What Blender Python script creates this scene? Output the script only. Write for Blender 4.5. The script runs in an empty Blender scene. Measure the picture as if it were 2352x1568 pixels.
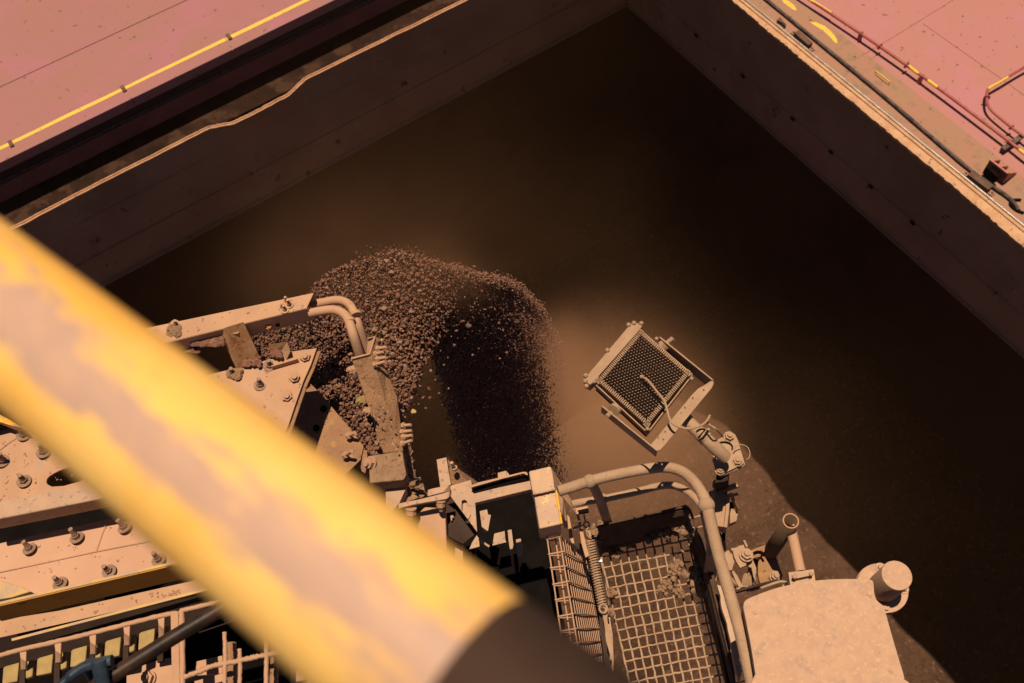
import bpy, math, random
import numpy as np
from mathutils import Vector, Matrix
from mathutils.geometry import tessellate_polygon
random.seed(7); rng = np.random.default_rng(7)
SC = bpy.context.scene
COL = SC.collection
V = Vector
# ------------------------------------------------------------------ survey of the place
# camera calibration: focal length in survey units, plumb direction below the camera, ship axes
F = 2150.0; CX, CY = 1176.0, 784.0
def unit(v): return v/np.linalg.norm(v)
n_ = unit(np.array([1290-CX, 2000-CY, F]))            # plumb line
def ray(x, y): return np.array([x-CX, y-CY, F])
def lev(x, y, h): r = ray(x, y); return r*h/(r@n_)
p0, p1 = lev(1708, 0, 20), lev(2348, 524, 20); q0, q1 = lev(35, 522, 20), lev(1065, 0, 20)
e_ = unit(q1-q0); e_ = unit(e_-(e_@n_)*n_)
up_ = -n_; ey_ = np.cross(up_, e_)
ZC = 45.0                                             # camera height; cargo about z=3
def W(v): return V((float(v@e_), float(v@ey_), float(v@up_)+ZC))
def R(x, y, h): return W(lev(x, y, h))                # sight line meets the level h metres below the camera
def Rz(x, y, z): return W(ray(x, y)*z/F)              # sight line at optical depth z
DN = V((0, 0, -1)); UP = V((0, 0, 1))
def crop(ox, oy, k): return lambda x, y: (ox+x*k, oy+y*k)
C1 = crop(0, 0, .3341); C2 = crop(1564.8, 0, .3347); C3 = crop(551.5, 523.9, .3517); C4 = crop(1240.8, 689.3, .28136)
C5 = crop(896.1, 999.5, .36259); C6 = crop(1309.7, 999.5, .3628); C7 = crop(1585.4, 1102.9, .2967); C8 = crop(0, 896.1, .42864)
D1 = crop(0, 1309.7, .3224); D2 = crop(344.7, 654.8, .26378); D3 = crop(2067.9, 0, .3341); D4 = crop(896.1, 999.5, .17584)
D5 = crop(1206.3, 1137.3, .23073); D6 = crop(1585.4, 930.6, .28573)
def P(c, x, y, h): a = c(x, y); return R(a[0], a[1], h)
def PL(c, h, *pts): return [P(c, q[0], q[1], q[2] if len(q) > 2 else h) for q in pts]

# ------------------------------------------------------------------ camera, sky, sun, exposure
cam = bpy.data.cameras.new('camera'); camo = bpy.data.objects.new('camera', cam); COL.objects.link(camo)
cx = W(np.array([1, 0, 0.]))-V((0, 0, ZC)); cyv = W(np.array([0, -1, 0.]))-V((0, 0, ZC)); cz = W(np.array([0, 0, -1.]))-V((0, 0, ZC))
M = Matrix((cx, cyv, cz)).transposed().to_4x4(); M.translation = V((0, 0, ZC)); camo.matrix_world = M
cam.sensor_width = 36; cam.lens = 36*F/2352; cam.clip_start = .02; cam.clip_end = 500
cam.dof.use_dof = True; cam.dof.focus_distance = 5.0; cam.dof.aperture_fstop = 3.6; cam.dof.aperture_blades = 9
SC.camera = camo
sd = W(unit(ray(1450, 2400)))-V((0, 0, ZC))            # direction in which the sunlight travels
sun = bpy.data.lights.new('sun', 'SUN'); sun.energy = 5.0; sun.angle = math.radians(.53); sun.color = (1, .82, .62)
suno = bpy.data.objects.new('sun', sun); COL.objects.link(suno); suno.location = (0, 0, 60)
suno.rotation_euler = sd.to_track_quat('-Z', 'Y').to_euler()
w = bpy.data.worlds.new('World'); SC.world = w; w.use_nodes = True
nt = w.node_tree; bg = nt.nodes['Background']; sky = nt.nodes.new('ShaderNodeTexSky'); sky.sky_type = 'NISHITA'; sky.sun_disc = False
ts = -sd; sky.sun_elevation = math.asin(ts.z); sky.sun_rotation = math.atan2(ts.x, ts.y); sky.air_density = .35; sky.dust_density = .2
nt.links.new(sky.outputs[0], bg.inputs[0]); bg.inputs[1].default_value = .05
SC.view_settings.view_transform = 'Standard'; SC.view_settings.look = 'None'; SC.view_settings.exposure = .2; SC.view_settings.gamma = 1
SC.cycles.use_denoising = True; SC.cycles.max_bounces = 6; SC.cycles.volume_bounces = 1
SC.cycles.volume_step_rate = 2.0; SC.cycles.volume_max_steps = 64

# ------------------------------------------------------------------ materials
def mat(name, c1, c2, scale=3.0, rough=.85, bump=.3, c3=None, s3=25.0, t3=.62, metallic=0, bs=60.0, lo=.38, hi=.62, bd=.004, c4=None, s4=6.0, t4=.6):
    m = bpy.data.materials.new(name); m.use_nodes = True; T = m.node_tree; N = T.nodes; L = T.links
    b = N['Principled BSDF']; b.inputs['Roughness'].default_value = rough; b.inputs['Metallic'].default_value = metallic
    b.inputs['Specular IOR Level'].default_value = .25
    tc = N.new('ShaderNodeTexCoord')
    def noise(s, d=6, r=.6, off=0):
        x = N.new('ShaderNodeTexNoise'); x.inputs['Scale'].default_value = s; x.inputs['Detail'].default_value = d; x.inputs['Roughness'].default_value = r
        mp = N.new('ShaderNodeMapping'); mp.inputs['Location'].default_value = (off, off*1.7, off*.6)
        L.new(tc.outputs['Object'], mp.inputs[0]); L.new(mp.outputs[0], x.inputs['Vector']); return x.outputs[0]
    def ramp(src, a, z):
        q = N.new('ShaderNodeMapRange'); q.inputs[1].default_value = a; q.inputs[2].default_value = z; L.new(src, q.inputs[0]); return q.outputs[0]
    def mix(f, a, bb):
        q = N.new('ShaderNodeMix'); q.data_type = 'RGBA'; L.new(f, q.inputs[0])
        for v, i in ((a, 6), (bb, 7)):
            if isinstance(v, tuple): q.inputs[i].default_value = (*v, 1)
            else: L.new(v, q.inputs[i])
        return q.outputs[2]
    col = mix(ramp(noise(scale), lo, hi), c1, c2)
    if c4: col = mix(ramp(noise(s4, 8, .65, 9), t4, t4+.06), col, c4)
    if c3: col = mix(ramp(noise(s3, 3, .55, 4), t3, t3+.05), col, c3)
    L.new(col, b.inputs['Base Color'])
    bn = N.new('ShaderNodeBump'); bn.inputs['Strength'].default_value = bump; bn.inputs['Distance'].default_value = bd
    L.new(noise(bs, 8, .7, 2), bn.inputs['Height']); L.new(bn.outputs[0], b.inputs['Normal'])
    m['col'] = 1
    return m
TAN = mat('dusty_steel', (.44, .25, .145), (.385, .22, .13), 5, .88, .25, (.33, .19, .12), 40, .66, c4=(.36, .24, .17), s4=7, t4=.6)
TANG = mat('dusty_galvanised_steel', (.36, .235, .16), (.42, .26, .16), 16, .8, .2, (.27, .17, .115), 45, .6, c4=(.46, .29, .18), s4=20, t4=.6)
CAKED = mat('caked_brown_dust', (.33, .175, .085), (.26, .14, .08), 9, .95, .9, (.12, .07, .045), 50, .62, bs=90, bd=.01, c4=(.37, .2, .09), s4=14, t4=.57)
RUST = mat('rusty_steel', (.36, .17, .07), (.44, .25, .13), 12, .9, .6, (.10, .05, .03), 70, .63, c4=(.30, .11, .03), s4=20, t4=.55)
PINKD = mat('pink_dusted_paint', (.47, .27, .17), (.43, .24, .15), 3, .75, .12, (.38, .22, .15), 30, .7)
MUD = mat('dried_mud', (.34, .2, .11), (.25, .145, .085), 20, .97, 1.0, (.16, .09, .055), 60, .6, bs=80, bd=.012)
PALE = mat('pale_grey_brown_dust', (.40, .255, .155), (.34, .21, .125), 9, .92, .9, (.26, .165, .11), 70, .66, bs=120, bd=.006)
COVER = mat('speckled_dusty_cover', (.46, .28, .175), (.41, .25, .16), 22, .9, .25, (.49, .305, .19), 60, .58, bs=120, c4=(.36, .23, .165), s4=14, t4=.58)
YEL = mat('worn_yellow_paint', (.86, .40, .012), (.78, .33, .012), 6, .42, .1, (.30, .16, .04), 60, .72, bs=200, c4=(.46, .27, .15), s4=9, t4=.50)
YELF = mat('yellow_rail_paint', (.76, .44, .10), (.72, .36, .05), 10, .4, .05, None, c4=(.53, .34, .235), s4=12, t4=.475, bs=150, bd=.001)
YELB = mat('yellow_edged_box_paint', (.50, .31, .18), (.42, .27, .18), 14, .7, .2, (.25, .18, .13), 40, .64, c4=(.62, .40, .2), s4=14, t4=.6)
YELDK = mat('shaded_yellow_paint', (.42, .19, .02), (.36, .16, .02), 6, .7, .3, (.06, .03, .01), 14, .66)  # beam yellow darkened: shade of the face is put into the colour
CRUMB = mat('dust_crumb', (.40, .23, .135), (.30, .17, .10), 30, .95, .4)
YELTOP = mat('scuffed_yellow_edge', (.50, .31, .10), (.36, .25, .17), 14, .6, .2)
BOLTM = mat('dusty_dark_bolt', (.27, .165, .11), (.20, .12, .08), 20, .8, .4)
PAD = mat('pale_yellow_pad', (.34, .235, .085), (.28, .19, .075), 20, .8, .1)
BLK = mat('black_rubber_and_shade', (.005, .0035, .003), (.008, .006, .005), 6, .95, .4)  # rubber black; also painted shade of gaps, recesses and machine interior
BLKD = mat('dark_dusty_steel_and_shade', (.055, .035, .026), (.035, .022, .017), 6, .9, .4)  # dark steel; also painted shade on webs and behind the mesh
DKEND = mat('dark_band_tone', (.018, .010, .008), (.045, .022, .012), 9, .8, .15, c4=(.17, .09, .03), s4=6, t4=.54)  # near-black brown with ochre patches, for the end of the rail
SHADET = mat('trough_in_shade', (.03, .015, .010), (.018, .010, .007), 2, .97, .5, c4=(.05, .026, .016), s4=1.2, t4=.52)  # hatch cover's shade over the trough, put into the colour
SHADET.node_tree.nodes['Principled BSDF'].inputs['Specular IOR Level'].default_value = .03
BROWNDK = mat('shade_dark_steel', (.10, .055, .03), (.07, .038, .022), 9, .8, .4)  # shadow side of the open tube, put into the steel colour
MUDK = mat('shade_dark_mud', (.12, .068, .04), (.08, .045, .028), 20, .97, 1.0, bs=80, bd=.012)  # mud darkened: the shadow over the tray lips is in the colour
HOSE = mat('dark_hose_rubber', (.010, .006, .004), (.04, .02, .010), 9, .45, .2)
BLUE = mat('blue_steel_coupling', (.012, .022, .036), (.04, .055, .07), 15, .35, .1)
ORE = mat('ore_lump', (.215, .10, .062), (.15, .07, .045), 30, .9, .5, c4=(.33, .18, .115), s4=30, t4=.6)
ORE2 = mat('ore_lump_pale', (.30, .18, .115), (.22, .13, .09), 30, .9, .5)
ORE3 = mat('ore_lump_ochre', (.5, .34, .12), (.4, .25, .1), 30, .9, .4)
CARGO = mat('ore_fines', (.135, .067, .038), (.10, .05, .028), .7, .95, 1, (.21, .115, .07), 5, .60, bs=4, bd=.35, c4=(.08, .04, .024), s4=3, t4=.56)
DECKP = mat('pink_red_deck_paint', (.37, .155, .143), (.36, .157, .13), .5, .7, .12, (.13, .075, .055), 5.5, .66, bs=20, bd=.003, c4=(.38, .155, .16), s4=.45, t4=.54)
DECKL = mat('pink_hatch_cover_paint', (.295, .123, .12), (.285, .13, .108), .6, .7, .12, (.13, .08, .06), 4.5, .66, bs=20, bd=.003, c4=(.31, .125, .134), s4=.5, t4=.53)
BROWNP = mat('rust_stained_coaming_plate', (.285, .165, .10), (.32, .155, .105), 1.6, .85, .3, (.14, .08, .05), 5, .66, bs=25, bd=.006, c4=(.24, .145, .09), s4=2.6, t4=.55)
LEDGE = mat('flaking_orange_rim', (.52, .30, .165), (.44, .24, .13), 3, .9, .8, (.22, .13, .08), 9, .62, bs=14, bd=.02)
RIM = mat('battered_rim_bar', (.56, .30, .17), (.46, .24, .13), 5, .9, .6, (.28, .16, .10), 11, .6, bs=14, bd=.01)
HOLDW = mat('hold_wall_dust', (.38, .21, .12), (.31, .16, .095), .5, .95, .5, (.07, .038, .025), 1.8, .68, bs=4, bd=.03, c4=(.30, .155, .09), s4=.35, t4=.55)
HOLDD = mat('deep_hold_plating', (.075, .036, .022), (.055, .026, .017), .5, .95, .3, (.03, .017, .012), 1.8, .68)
SIDER = mat('dark_red_cover_side', (.24, .075, .06), (.18, .055, .045), 1.0, .8, .2, (.03, .018, .02), 2, .66)
SIDEK = mat('black_cover_edge', (.02, .012, .012), (.035, .015, .015), 1.3, .8, .2)
PIPER = mat('dark_red_pipe_paint', (.27, .06, .055), (.33, .085, .07), 4, .5, .15, (.40, .18, .13), 20, .64)
YP = mat('yellow_marking_paint', (.72, .45, .05), (.66, .41, .07), 5, .6, .1, (.40, .2, .09), 9, .63, c4=(.55, .30, .13), s4=3, t4=.64)
STEEL = mat('bright_rail_steel', (.50, .46, .42), (.38, .34, .30), 4, .45, .1, metallic=.7)
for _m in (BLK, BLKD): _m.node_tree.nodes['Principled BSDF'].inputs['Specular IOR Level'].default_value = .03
GREYB = mat('grey_rubber_seal', (.13, .09, .075), (.05, .035, .032), 7, .85, .5, bs=20, bd=.02)
DARKB = mat('dark_rusted_block', (.13, .07, .045), (.09, .05, .035), 8, .85, .4, c4=(.2, .12, .08), s4=9, t4=.6)
PINKW = mat('faded_red_bracket', (.46, .17, .13), (.42, .15, .12), 3, .7, .2, (.30, .12, .09), 12, .6)

# ------------------------------------------------------------------ mesh helpers
class MB:
    def __init__(s): s.v = []; s.f = []; s.sm = []
    def add(s, vs, fs, smooth=False):
        o = len(s.v); s.v += [V(v) for v in vs]; s.f += [tuple(i+o for i in f) for f in fs]; s.sm += [smooth]*len(fs); return s
    def prism(s, pts, off, holes=None):
        off = V(off); holes = holes or []
        nrm = V((0, 0, 0))
        for i in range(len(pts)): nrm += V(pts[i]).cross(V(pts[(i+1) % len(pts)])-V(pts[0])) if False else (V(pts[i])-V(pts[0])).cross(V(pts[(i+1) % len(pts)])-V(pts[0]))
        if nrm.dot(off) > 0: pts = list(reversed(pts))
        loops = [list(pts)]+[list(h) for h in holes]
        flat = [p for l in loops for p in l]; k = len(flat)
        if holes or len(pts) > 4: tris = [tuple(t) for t in tessellate_polygon(loops)]
        else: tris = [tuple(range(len(pts)))]
        fs = []
        for t in tris:
            a = (V(flat[t[1]])-V(flat[t[0]])).cross(V(flat[t[2]])-V(flat[t[0]]))
            t2 = t if a.dot(off) < 0 else tuple(reversed(t))
            fs.append(t2); fs.append(tuple(i+k for i in reversed(t2)))
        o = 0
        for li, l in enumerate(loops):
            m = len(l)
            for i in range(m):
                j = (i+1) % m; fs.append((o+i, o+i+k, o+j+k, o+j))
            o += m
        return s.add(flat+[V(p)+off for p in flat], fs)
    def box(s, c, ax, ay, az):   # half axes
        c = V(c); ax, ay, az = V(ax), V(ay), V(az)
        vs = [c+i*ax+j*ay+k*az for k in (-1, 1) for j in (-1, 1) for i in (-1, 1)]
        fs = [(0, 2, 3, 1), (4, 5, 7, 6), (0, 1, 5, 4), (2, 6, 7, 3), (0, 4, 6, 2), (1, 3, 7, 5)]
        if ax.cross(ay).dot(az) < 0: fs = [tuple(reversed(f)) for f in fs]
        return s.add(vs, fs)
    def bar(s, a, b, w, h, upv=UP):
        a, b = V(a), V(b); d = (b-a).normalized(); x = d.cross(upv).normalized(); y = x.cross(d).normalized()
        return s.box((a+b)/2, (b-a)/2, x*w/2, y*h/2)
    def tube(s, path, r, n=12, cap=True, jit=0, smooth=True):
        path = [V(p) for p in path]; k = len(path); rs = r if isinstance(r, (list, tuple)) else [r]*k
        vs = []; x = None
        for i, p in enumerate(path):
            d = (path[min(i+1, k-1)]-path[max(i-1, 0)]).normalized()
            if x is None:
                x = d.cross(UP if abs(d.z) < .9 else V((1, 0, 0))).normalized()
            else: x = (x-d*x.dot(d)).normalized()
            y = d.cross(x)
            for j in range(n):
                a = 2*math.pi*j/n; q = rs[i]*(1+jit*(random.random()-.5)*2)
                vs.append(p+(x*math.cos(a)+y*math.sin(a))*q)
        fs = []
        for i in range(k-1):
            for j in range(n): fs.append((i*n+j, i*n+(j+1) % n, (i+1)*n+(j+1) % n, (i+1)*n+j))
        s.add(vs, fs, smooth)
        if cap: s.add(vs[:n], [tuple(reversed(range(n)))]); s.add(vs[-n:], [tuple(range(n))])
        return s
    def cyl(s, a, b, r, n=16, r2=None): return s.tube([a, b], [r, r if r2 is None else r2], n)
    def hexa(s, a, b, r): return s.tube([a, b], r, 6, smooth=False)
    def ball(s, c, r, n=16, m=10, sc=(1, 1, 1), jit=0):
        c = V(c); vs = []; fs = []
        for i in range(m+1):
            t = math.pi*i/m
            for j in range(n):
                a = 2*math.pi*j/n; q = r*(1+jit*(random.random()-.5)*2)
                vs.append(c+V((math.sin(t)*math.cos(a)*sc[0], math.sin(t)*math.sin(a)*sc[1], math.cos(t)*sc[2]))*q)
        for i in range(m):
            for j in range(n): fs.append((i*n+j, (i+1)*n+j, (i+1)*n+(j+1) % n, i*n+(j+1) % n))
        return s.add(vs, fs, True)
    def build(s, name, m, parent=None, bevel=0, kind=None, origin=None):
        if parent is not None: org = wl(parent)
        elif origin is not None: org = V(origin)
        else:
            a = np.array([tuple(v) for v in s.v]); org = V(((a[:, 0].min()+a[:, 0].max())/2, (a[:, 1].min()+a[:, 1].max())/2, a[:, 2].min()))
        me = bpy.data.meshes.new(name); me.from_pydata([tuple(v-org) for v in s.v], [], s.f)
        me.polygons.foreach_set('use_smooth', s.sm); me.materials.append(m); me.update()
        o = bpy.data.objects.new(name, me); COL.objects.link(o)
        if parent is not None: o.parent = parent
        else: o.location = org
        if bevel:
            b = o.modifiers.new('bevel', 'BEVEL'); b.width = bevel; b.segments = 2; b.limit_method = 'ANGLE'; b.angle_limit = .6
        if kind: o['kind'] = kind
        return o
def wl(o):
    v = V(o.location)
    while o.parent: o = o.parent; v += V(o.location)
    return v
def thing(name, loc, label, cat, group=None):
    o = bpy.data.objects.new(name, None); o.empty_display_size = .2; COL.objects.link(o); o.location = V(loc)
    o['label'] = label; o['category'] = cat
    if group: o['group'] = group
    return o
def tag(o, label, cat, group=None):
    o['label'] = label; o['category'] = cat
    if group: o['group'] = group
    return o
def copy_tree(o, parent=None):
    c = o.copy(); COL.objects.link(c); c.parent = parent
    for ch in list(o.children): copy_tree(ch, c)
    return c
def smooth_path(pts, k=6):
    pts = [V(p) for p in pts]; out = []
    for i in range(len(pts)-1):
        a = pts[max(i-1, 0)]; b = pts[i]; c = pts[i+1]; d = pts[min(i+2, len(pts)-1)]
        for j in range(k):
            t = j/k; out.append(.5*((2*b)+(c-a)*t+(2*a-5*b+4*c-d)*t*t+(3*b-a-3*c+d)*t**3))
    out.append(pts[-1]); return out
def plate(name, m, parent, pts, th=.01, holes=None, bevel=.0015, kind=None):
    return MB().prism(pts, DN*th, holes).build(name, m, parent, bevel)
def rough_edge(pts, k=8, amp=.004, amph=None):
    out = []
    for i in range(len(pts)):
        a = V(pts[i]); b = V(pts[(i+1) % len(pts)])
        for j in range(k):
            q = a.lerp(b, j/k); out.append(q+V(((random.random()-.5)*2*amp, (random.random()-.5)*2*amp, 0)))
    return out
_bolt = {}
def bolt(parent, c, base, tip=None, h=4.0, hz=.05, s=1.0, kind='stud', m=None):
    """washer, hexagon nut and stud; base and tip are sighted points"""
    b = P(c, base[0], base[1], h)
    ax = UP if tip is None else (P(c, tip[0], tip[1], h-hz)-b).normalized()
    key = kind
    if key not in _bolt:
        q = MB()
        if kind == 'stud': q.tube([V((0, 0, -.001)), V((0, 0, .0035))], .038, 18); q.hexa(V((0, 0, .0035)), V((0, 0, .024)), .0215); q.cyl(V((0, 0, .024)), V((0, 0, .040)), .016, 12, .0145)
        if kind == 'stud':
            zs = [V((0, 0, .03+i*.0028)) for i in range(16)]; q.tube(zs, [.0125 if i % 2 else .0108 for i in range(16)], 10, smooth=False)
        if kind == 'nut': q.tube([V((0, 0, -.001)), V((0, 0, .003))], .028, 16); q.hexa(V((0, 0, .003)), V((0, 0, .021)), .023); q.cyl(V((0, 0, .021)), V((0, 0, .033)), .013, 12, .012)
        if kind == 'head': q.tube([V((0, 0, -.001)), V((0, 0, .003))], .017, 14); q.hexa(V((0, 0, .003)), V((0, 0, .014)), .013)
        if kind == 'long': q.hexa(V((0, 0, 0)), V((0, 0, .014)), .014); q.cyl(V((0, 0, .01)), V((0, 0, .055)), .0075, 10)
        _bolt[key] = q
    rot = UP.rotation_difference(ax).to_matrix(); ang = Matrix.Rotation(random.random()*3, 3, 'Z')
    q = _bolt[key]
    mkey = 'mesh_'+key+(m.name if m else '')
    if mkey not in _bolt:
        me = bpy.data.meshes.new('bolt'); me.from_pydata([tuple(v) for v in q.v], [], q.f); me.polygons.foreach_set('use_smooth', q.sm)
        me.materials.append(m or TAN); _bolt[mkey] = me
    o = bpy.data.objects.new('bolt', _bolt[mkey]); COL.objects.link(o); o.parent = parent; o.location = b-wl(parent)
    tl = Matrix.Rotation(random.uniform(-.07, .07), 3, 'X')@Matrix.Rotation(random.uniform(-.07, .07), 3, 'Y'); k_ = s*(.86 if kind == 'stud' else 1)*random.uniform(.93, 1.06)
    o.rotation_euler = (rot@tl@ang).to_euler(); o.scale = (k_, k_, k_*random.uniform(.85, 1.12)); return o
def lumps(name, m, parent, spots, r, kind=None, label=None):
    q = MB()
    for p in spots:
        k = r*random.uniform(.5, 1.2); q.ball(p, k, 7, 5, (random.uniform(.7, 1.3), random.uniform(.7, 1.3), random.uniform(.5, .9)), .22)
    q.sm = [False]*len(q.sm)
    return q.build(name, m, parent, kind=kind)

# ------------------------------------------------------------------ the ship: hold, cargo, coamings
K = None
def shipxy(p): return p.x, p.y
qa, qb = R(35, 522, 20), R(1065, 0, 20); pa, pb = R(1708, 0, 20), R(2348, 524, 20)
KY = (qa.y+qb.y)/2; KX = (pa.x+pb.x)/2        # corner of the hatch: left rim runs along y=KY, right rim along x=KX
SY = -1 if pb.y < pa.y else 1                 # hatch interior lies at x<KX and SY*(y-KY)>0
def S(s, t, h): return V((KX-s, KY+SY*t, ZC-h))
def st(x, y, h): p = R(x, y, h); return KX-p.x, (p.y-KY)*SY
L1, L2 = 40.0, 38.0
# cargo surface
def cargo():
    nx, ny = 150, 150; me = bpy.data.meshes.new('ore_cargo'); xs = np.linspace(-9, L1+8, nx); ys = np.linspace(-9, L2+8, ny)
    X, Y = np.meshgrid(xs, ys, indexing='ij'); H = 40.8+7*np.exp(-(np.maximum(Y, 0)/7.5)**2)
    for i in range(60):
        fx, fy = rng.normal(size=2)*.35*(1+i*.12); H += .16/(1+i*.12)*np.sin(X*fx+Y*fy+rng.uniform(0, 6.3))
    H = np.minimum(H, 48.2)
    vs = [tuple(S(X[i, j], Y[i, j], H[i, j])) for i in range(nx) for j in range(ny)]
    fs = [(i*ny+j, i*ny+j+1, (i+1)*ny+j+1, (i+1)*ny+j) for i in range(nx-1) for j in range(ny-1)]
    me.from_pydata(vs, [], fs); me.polygons.foreach_set('use_smooth', [True]*len(fs)); me.materials.append(CARGO); me.update()
    o = bpy.data.objects.new('ore_cargo', me); COL.objects.link(o); o['kind'] = 'structure'; return o
cargo()
HB = 23.65
hold = thing('cargo_hold', S(L1/2, L2/2, 43), 'dark dusty cargo hold walls under the open hatch', 'hold')
q = MB()      # hopper plates and hull sides, below the coaming
def quad(q, a, b, c, d): q.add([a, b, c, d], [(0, 1, 2, 3)])
O = 7.0
ring0 = [(0, 0), (L1, 0), (L1, L2), (0, L2)]; ring1 = [(-O, -O), (L1+O, -O), (L1+O, L2+O), (-O, L2+O)]
for i in range(4):
    j = (i+1) % 4
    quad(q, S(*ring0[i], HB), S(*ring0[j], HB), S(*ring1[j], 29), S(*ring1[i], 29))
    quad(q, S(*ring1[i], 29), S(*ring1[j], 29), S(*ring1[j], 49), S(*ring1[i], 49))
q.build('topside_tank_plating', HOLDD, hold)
# coaming walls
co = thing('left_hatch_coaming', S(20, 0, HB), 'long hatch coaming with a bent, battered pale rim along its top', 'coaming')
co.name = 'hatch_coaming'
q = MB().box(S(L1/2, -.09, (20.06+HB)/2), V((L1/2+.2, 0, 0)), V((0, .08, 0)), V((0, 0, (HB-20.06)/2-.45))); [setattr(v_, 'z', v_.z-.45) for v_ in q.v]; q.build('wall_plate', HOLDW, co)
q = MB().bar(S(L1, .0, 22.42), S(0, .0, 22.42), .06, .05); q.build('stiffener', HOLDW, co)
q = MB().bar(S(L1, .03, HB-.02), S(0, .03, HB-.02), .14, .04); q.build('bottom_lip', HOLDW, co)
rp = [(-150, 617), (33, 521), (200, 433), (380, 342), (479, 292), (505, 287), (535, 282), (600, 249), (661.5, 217), (683, 196), (705, 177), (786, 137), (930, 67), (1065, 0), (1250, -95)]
path = []
for i in range(len(rp)-1):
    for j in range(6):
        t = j/6; x = rp[i][0]*(1-t)+rp[i+1][0]*t; y = rp[i][1]*(1-t)+rp[i+1][1]*t
        path.append(R(x, y, 19.97)+V((0, random.uniform(-.008, .008), random.uniform(-.008, .008))))
path.append(S(.1, 0, 19.97))
for dy, rr, nm in ((-.028, .020, 'rim_bar'), (.026, .028, 'rim_bar')):
    MB().tube([p+V((0, SY*dy, 0 if dy < 0 else -.03)) for p in path], rr, 8, jit=.12).build(nm, RIM, co)
# dented wall strip joining rim to wall
q = MB(); top = [p+V((0, 0, -.03)) for p in path]; bot = [V((p.x, KY+SY*(-.02), ZC-21.1)) for p in path]
q.add(top+bot, [(i, i+1, i+1+len(top), i+len(top)) for i in range(len(top)-1)], True); q.build('dented_plate', HOLDW, co)
# coaming top behind the rim and the hatch cover
te = st(381, 188.5, 18.6)[1]
q = MB().box(S(L1/2, (te-1)/2-.15, 20.12), V((L1/2, 0, 0)), V((0, abs(te-1)/2+.1, 0)), V((0, 0, .03))); q.build('top_plate', SHADET, co)
hc = thing('hatch_cover', S(L1/2, te-6, 18.9), 'large pink steel hatch cover with a yellow stripe along its edge', 'hatch cover')
seam = st(212, 100.5, 18.6)[1]
q = MB().box(S(L1/2, (te+seam)/2, 18.6+.15), V((L1/2+6, 0, 0)), V((0, (te-seam)/2-.012, 0)), V((0, 0, .15))); q.build('cover_panel', DECKL, hc, .01)
q = MB().box(S(L1/2, seam-8, 18.6+.15), V((L1/2+6, 0, 0)), V((0, 8-.012, 0)), V((0, 0, .15))); q.build('cover_panel', DECKL, hc, .01)
q = MB().box(S(L1/2, seam, 18.66+.15), V((L1/2+6, 0, 0)), V((0, .03, 0)), V((0, 0, .12))); q.build('seam_backing', SIDEK, hc)
q = MB().box(S(L1/2, te-.10, 19.10), V((L1/2+6, 0, 0)), V((0, .06, 0)), V((0, 0, .20))); q.build('side_plate', SIDEK, hc)
q = MB().box(S(L1/2, te-.02, 19.17), V((L1/2+6, 0, 0)), V((0, .03, 0)), V((0, 0, .015))); q.build('side_ledge', GREYB, hc)
q = MB().box(S(L1/2, te-.16, 19.60), V((L1/2+6, 0, 0)), V((0, .05, 0)), V((0, 0, .30))); q.build('side_skirt', SIDER, hc)
ts0 = st(351, 171, 18.6)[1]
q = MB(); k = 60; a = []
for i in range(k+1):
    s_ = L1+4-(L1+9)*i/k; a.append((S(s_, ts0-.06+random.uniform(-.008, .008), 18.596), S(s_, ts0+.06+random.uniform(-.008, .008), 18.596)))
q.add([v for p in a for v in p], [(2*i, 2*i+1, 2*i+3, 2*i+2) for i in range(k)]); o = q.build('yellow_stripe', YP, hc)
for (x, y) in ((77, 990), (850, 612), (1575, 255)):
    b = P(C1, x, y, 18.59); MB().box(b+V((0, 0, .02)), V((.055, 0, 0)), V((0, .12, 0)), V((0, 0, .025))).build('lug', DARKB, hc, .008)
MB().bar(P(C1, 1385, -5, 18.597), P(C1, 1600, 345, 18.597), .025, .008).build('weld_seam', DECKL, hc)

# right coaming (end coaming) with rim ledge, rail and seal
cr = thing('hatch_coaming', S(-.4, 16, HB), 'end coaming with a flaking orange ledge and a bright steel rail', 'coaming')
MB().box(S(.02, L2/2, (20.06+HB)/2), V((.08, 0, 0)), V((0, L2/2, 0)), V((0, 0, (HB-20.06)/2))).build('wall_plate', HOLDW, cr)
MB().bar(S(.1, 0, 22.42), S(.1, L2, 22.42), .05, .05).build('stiffener', HOLDW, cr)
MB().bar(S(.1, 0, HB-.02), S(.1, L2, HB-.02), .14, .04).build('bottom_lip', HOLDW, cr)
edge = [(330, -20), (470, 95), (600, 212), (715, 300), (830, 405), (940, 490), (1060, 598), (1270, 770), (1500, 965), (1700, 1130), (1900, 1295), (2080, 1450), (2200, 1560), (2500, 1810)]
rail = [(405, -20), (2340, 1565)]
E1 = []
for i in range(len(edge)-1):
    for j in range(14):
        t = j/14; E1.append(P(C2, edge[i][0]*(1-t)+edge[i+1][0]*t+random.uniform(-5, 5), edge[i][1]*(1-t)+edge[i+1][1]*t, 19.95))
E1.append(P(C2, 2600, 1890, 19.95))
E1 = [V((KX-.19+random.uniform(-.012, .012), KY+SY*tt, ZC-19.95)) for tt in np.arange(-.3, 5.0, .12)]+[v for v in E1 if (v.y-KY)*SY > 5.0]
E1 = E1+[V((KX-.19, KY+SY*L2, ZC-19.95))]
q = MB(); k = len(E1)
vs = []
for v in E1: vs += [V((KX+.0, v.y, v.z+.0)), V((v.x+.10, v.y, v.z+random.uniform(-.008, .004))), V((v.x, v.y, v.z-.03+random.uniform(-.01, .01))), V((v.x+random.uniform(0, .03), v.y, v.z-.14))]
q.add(vs, [(4*i+a, 4*i+4+a, 4*i+5+a, 4*i+1+a) for i in range(k-1) for a in range(3)]); q.build('rim_ledge', LEDGE, cr)
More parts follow.
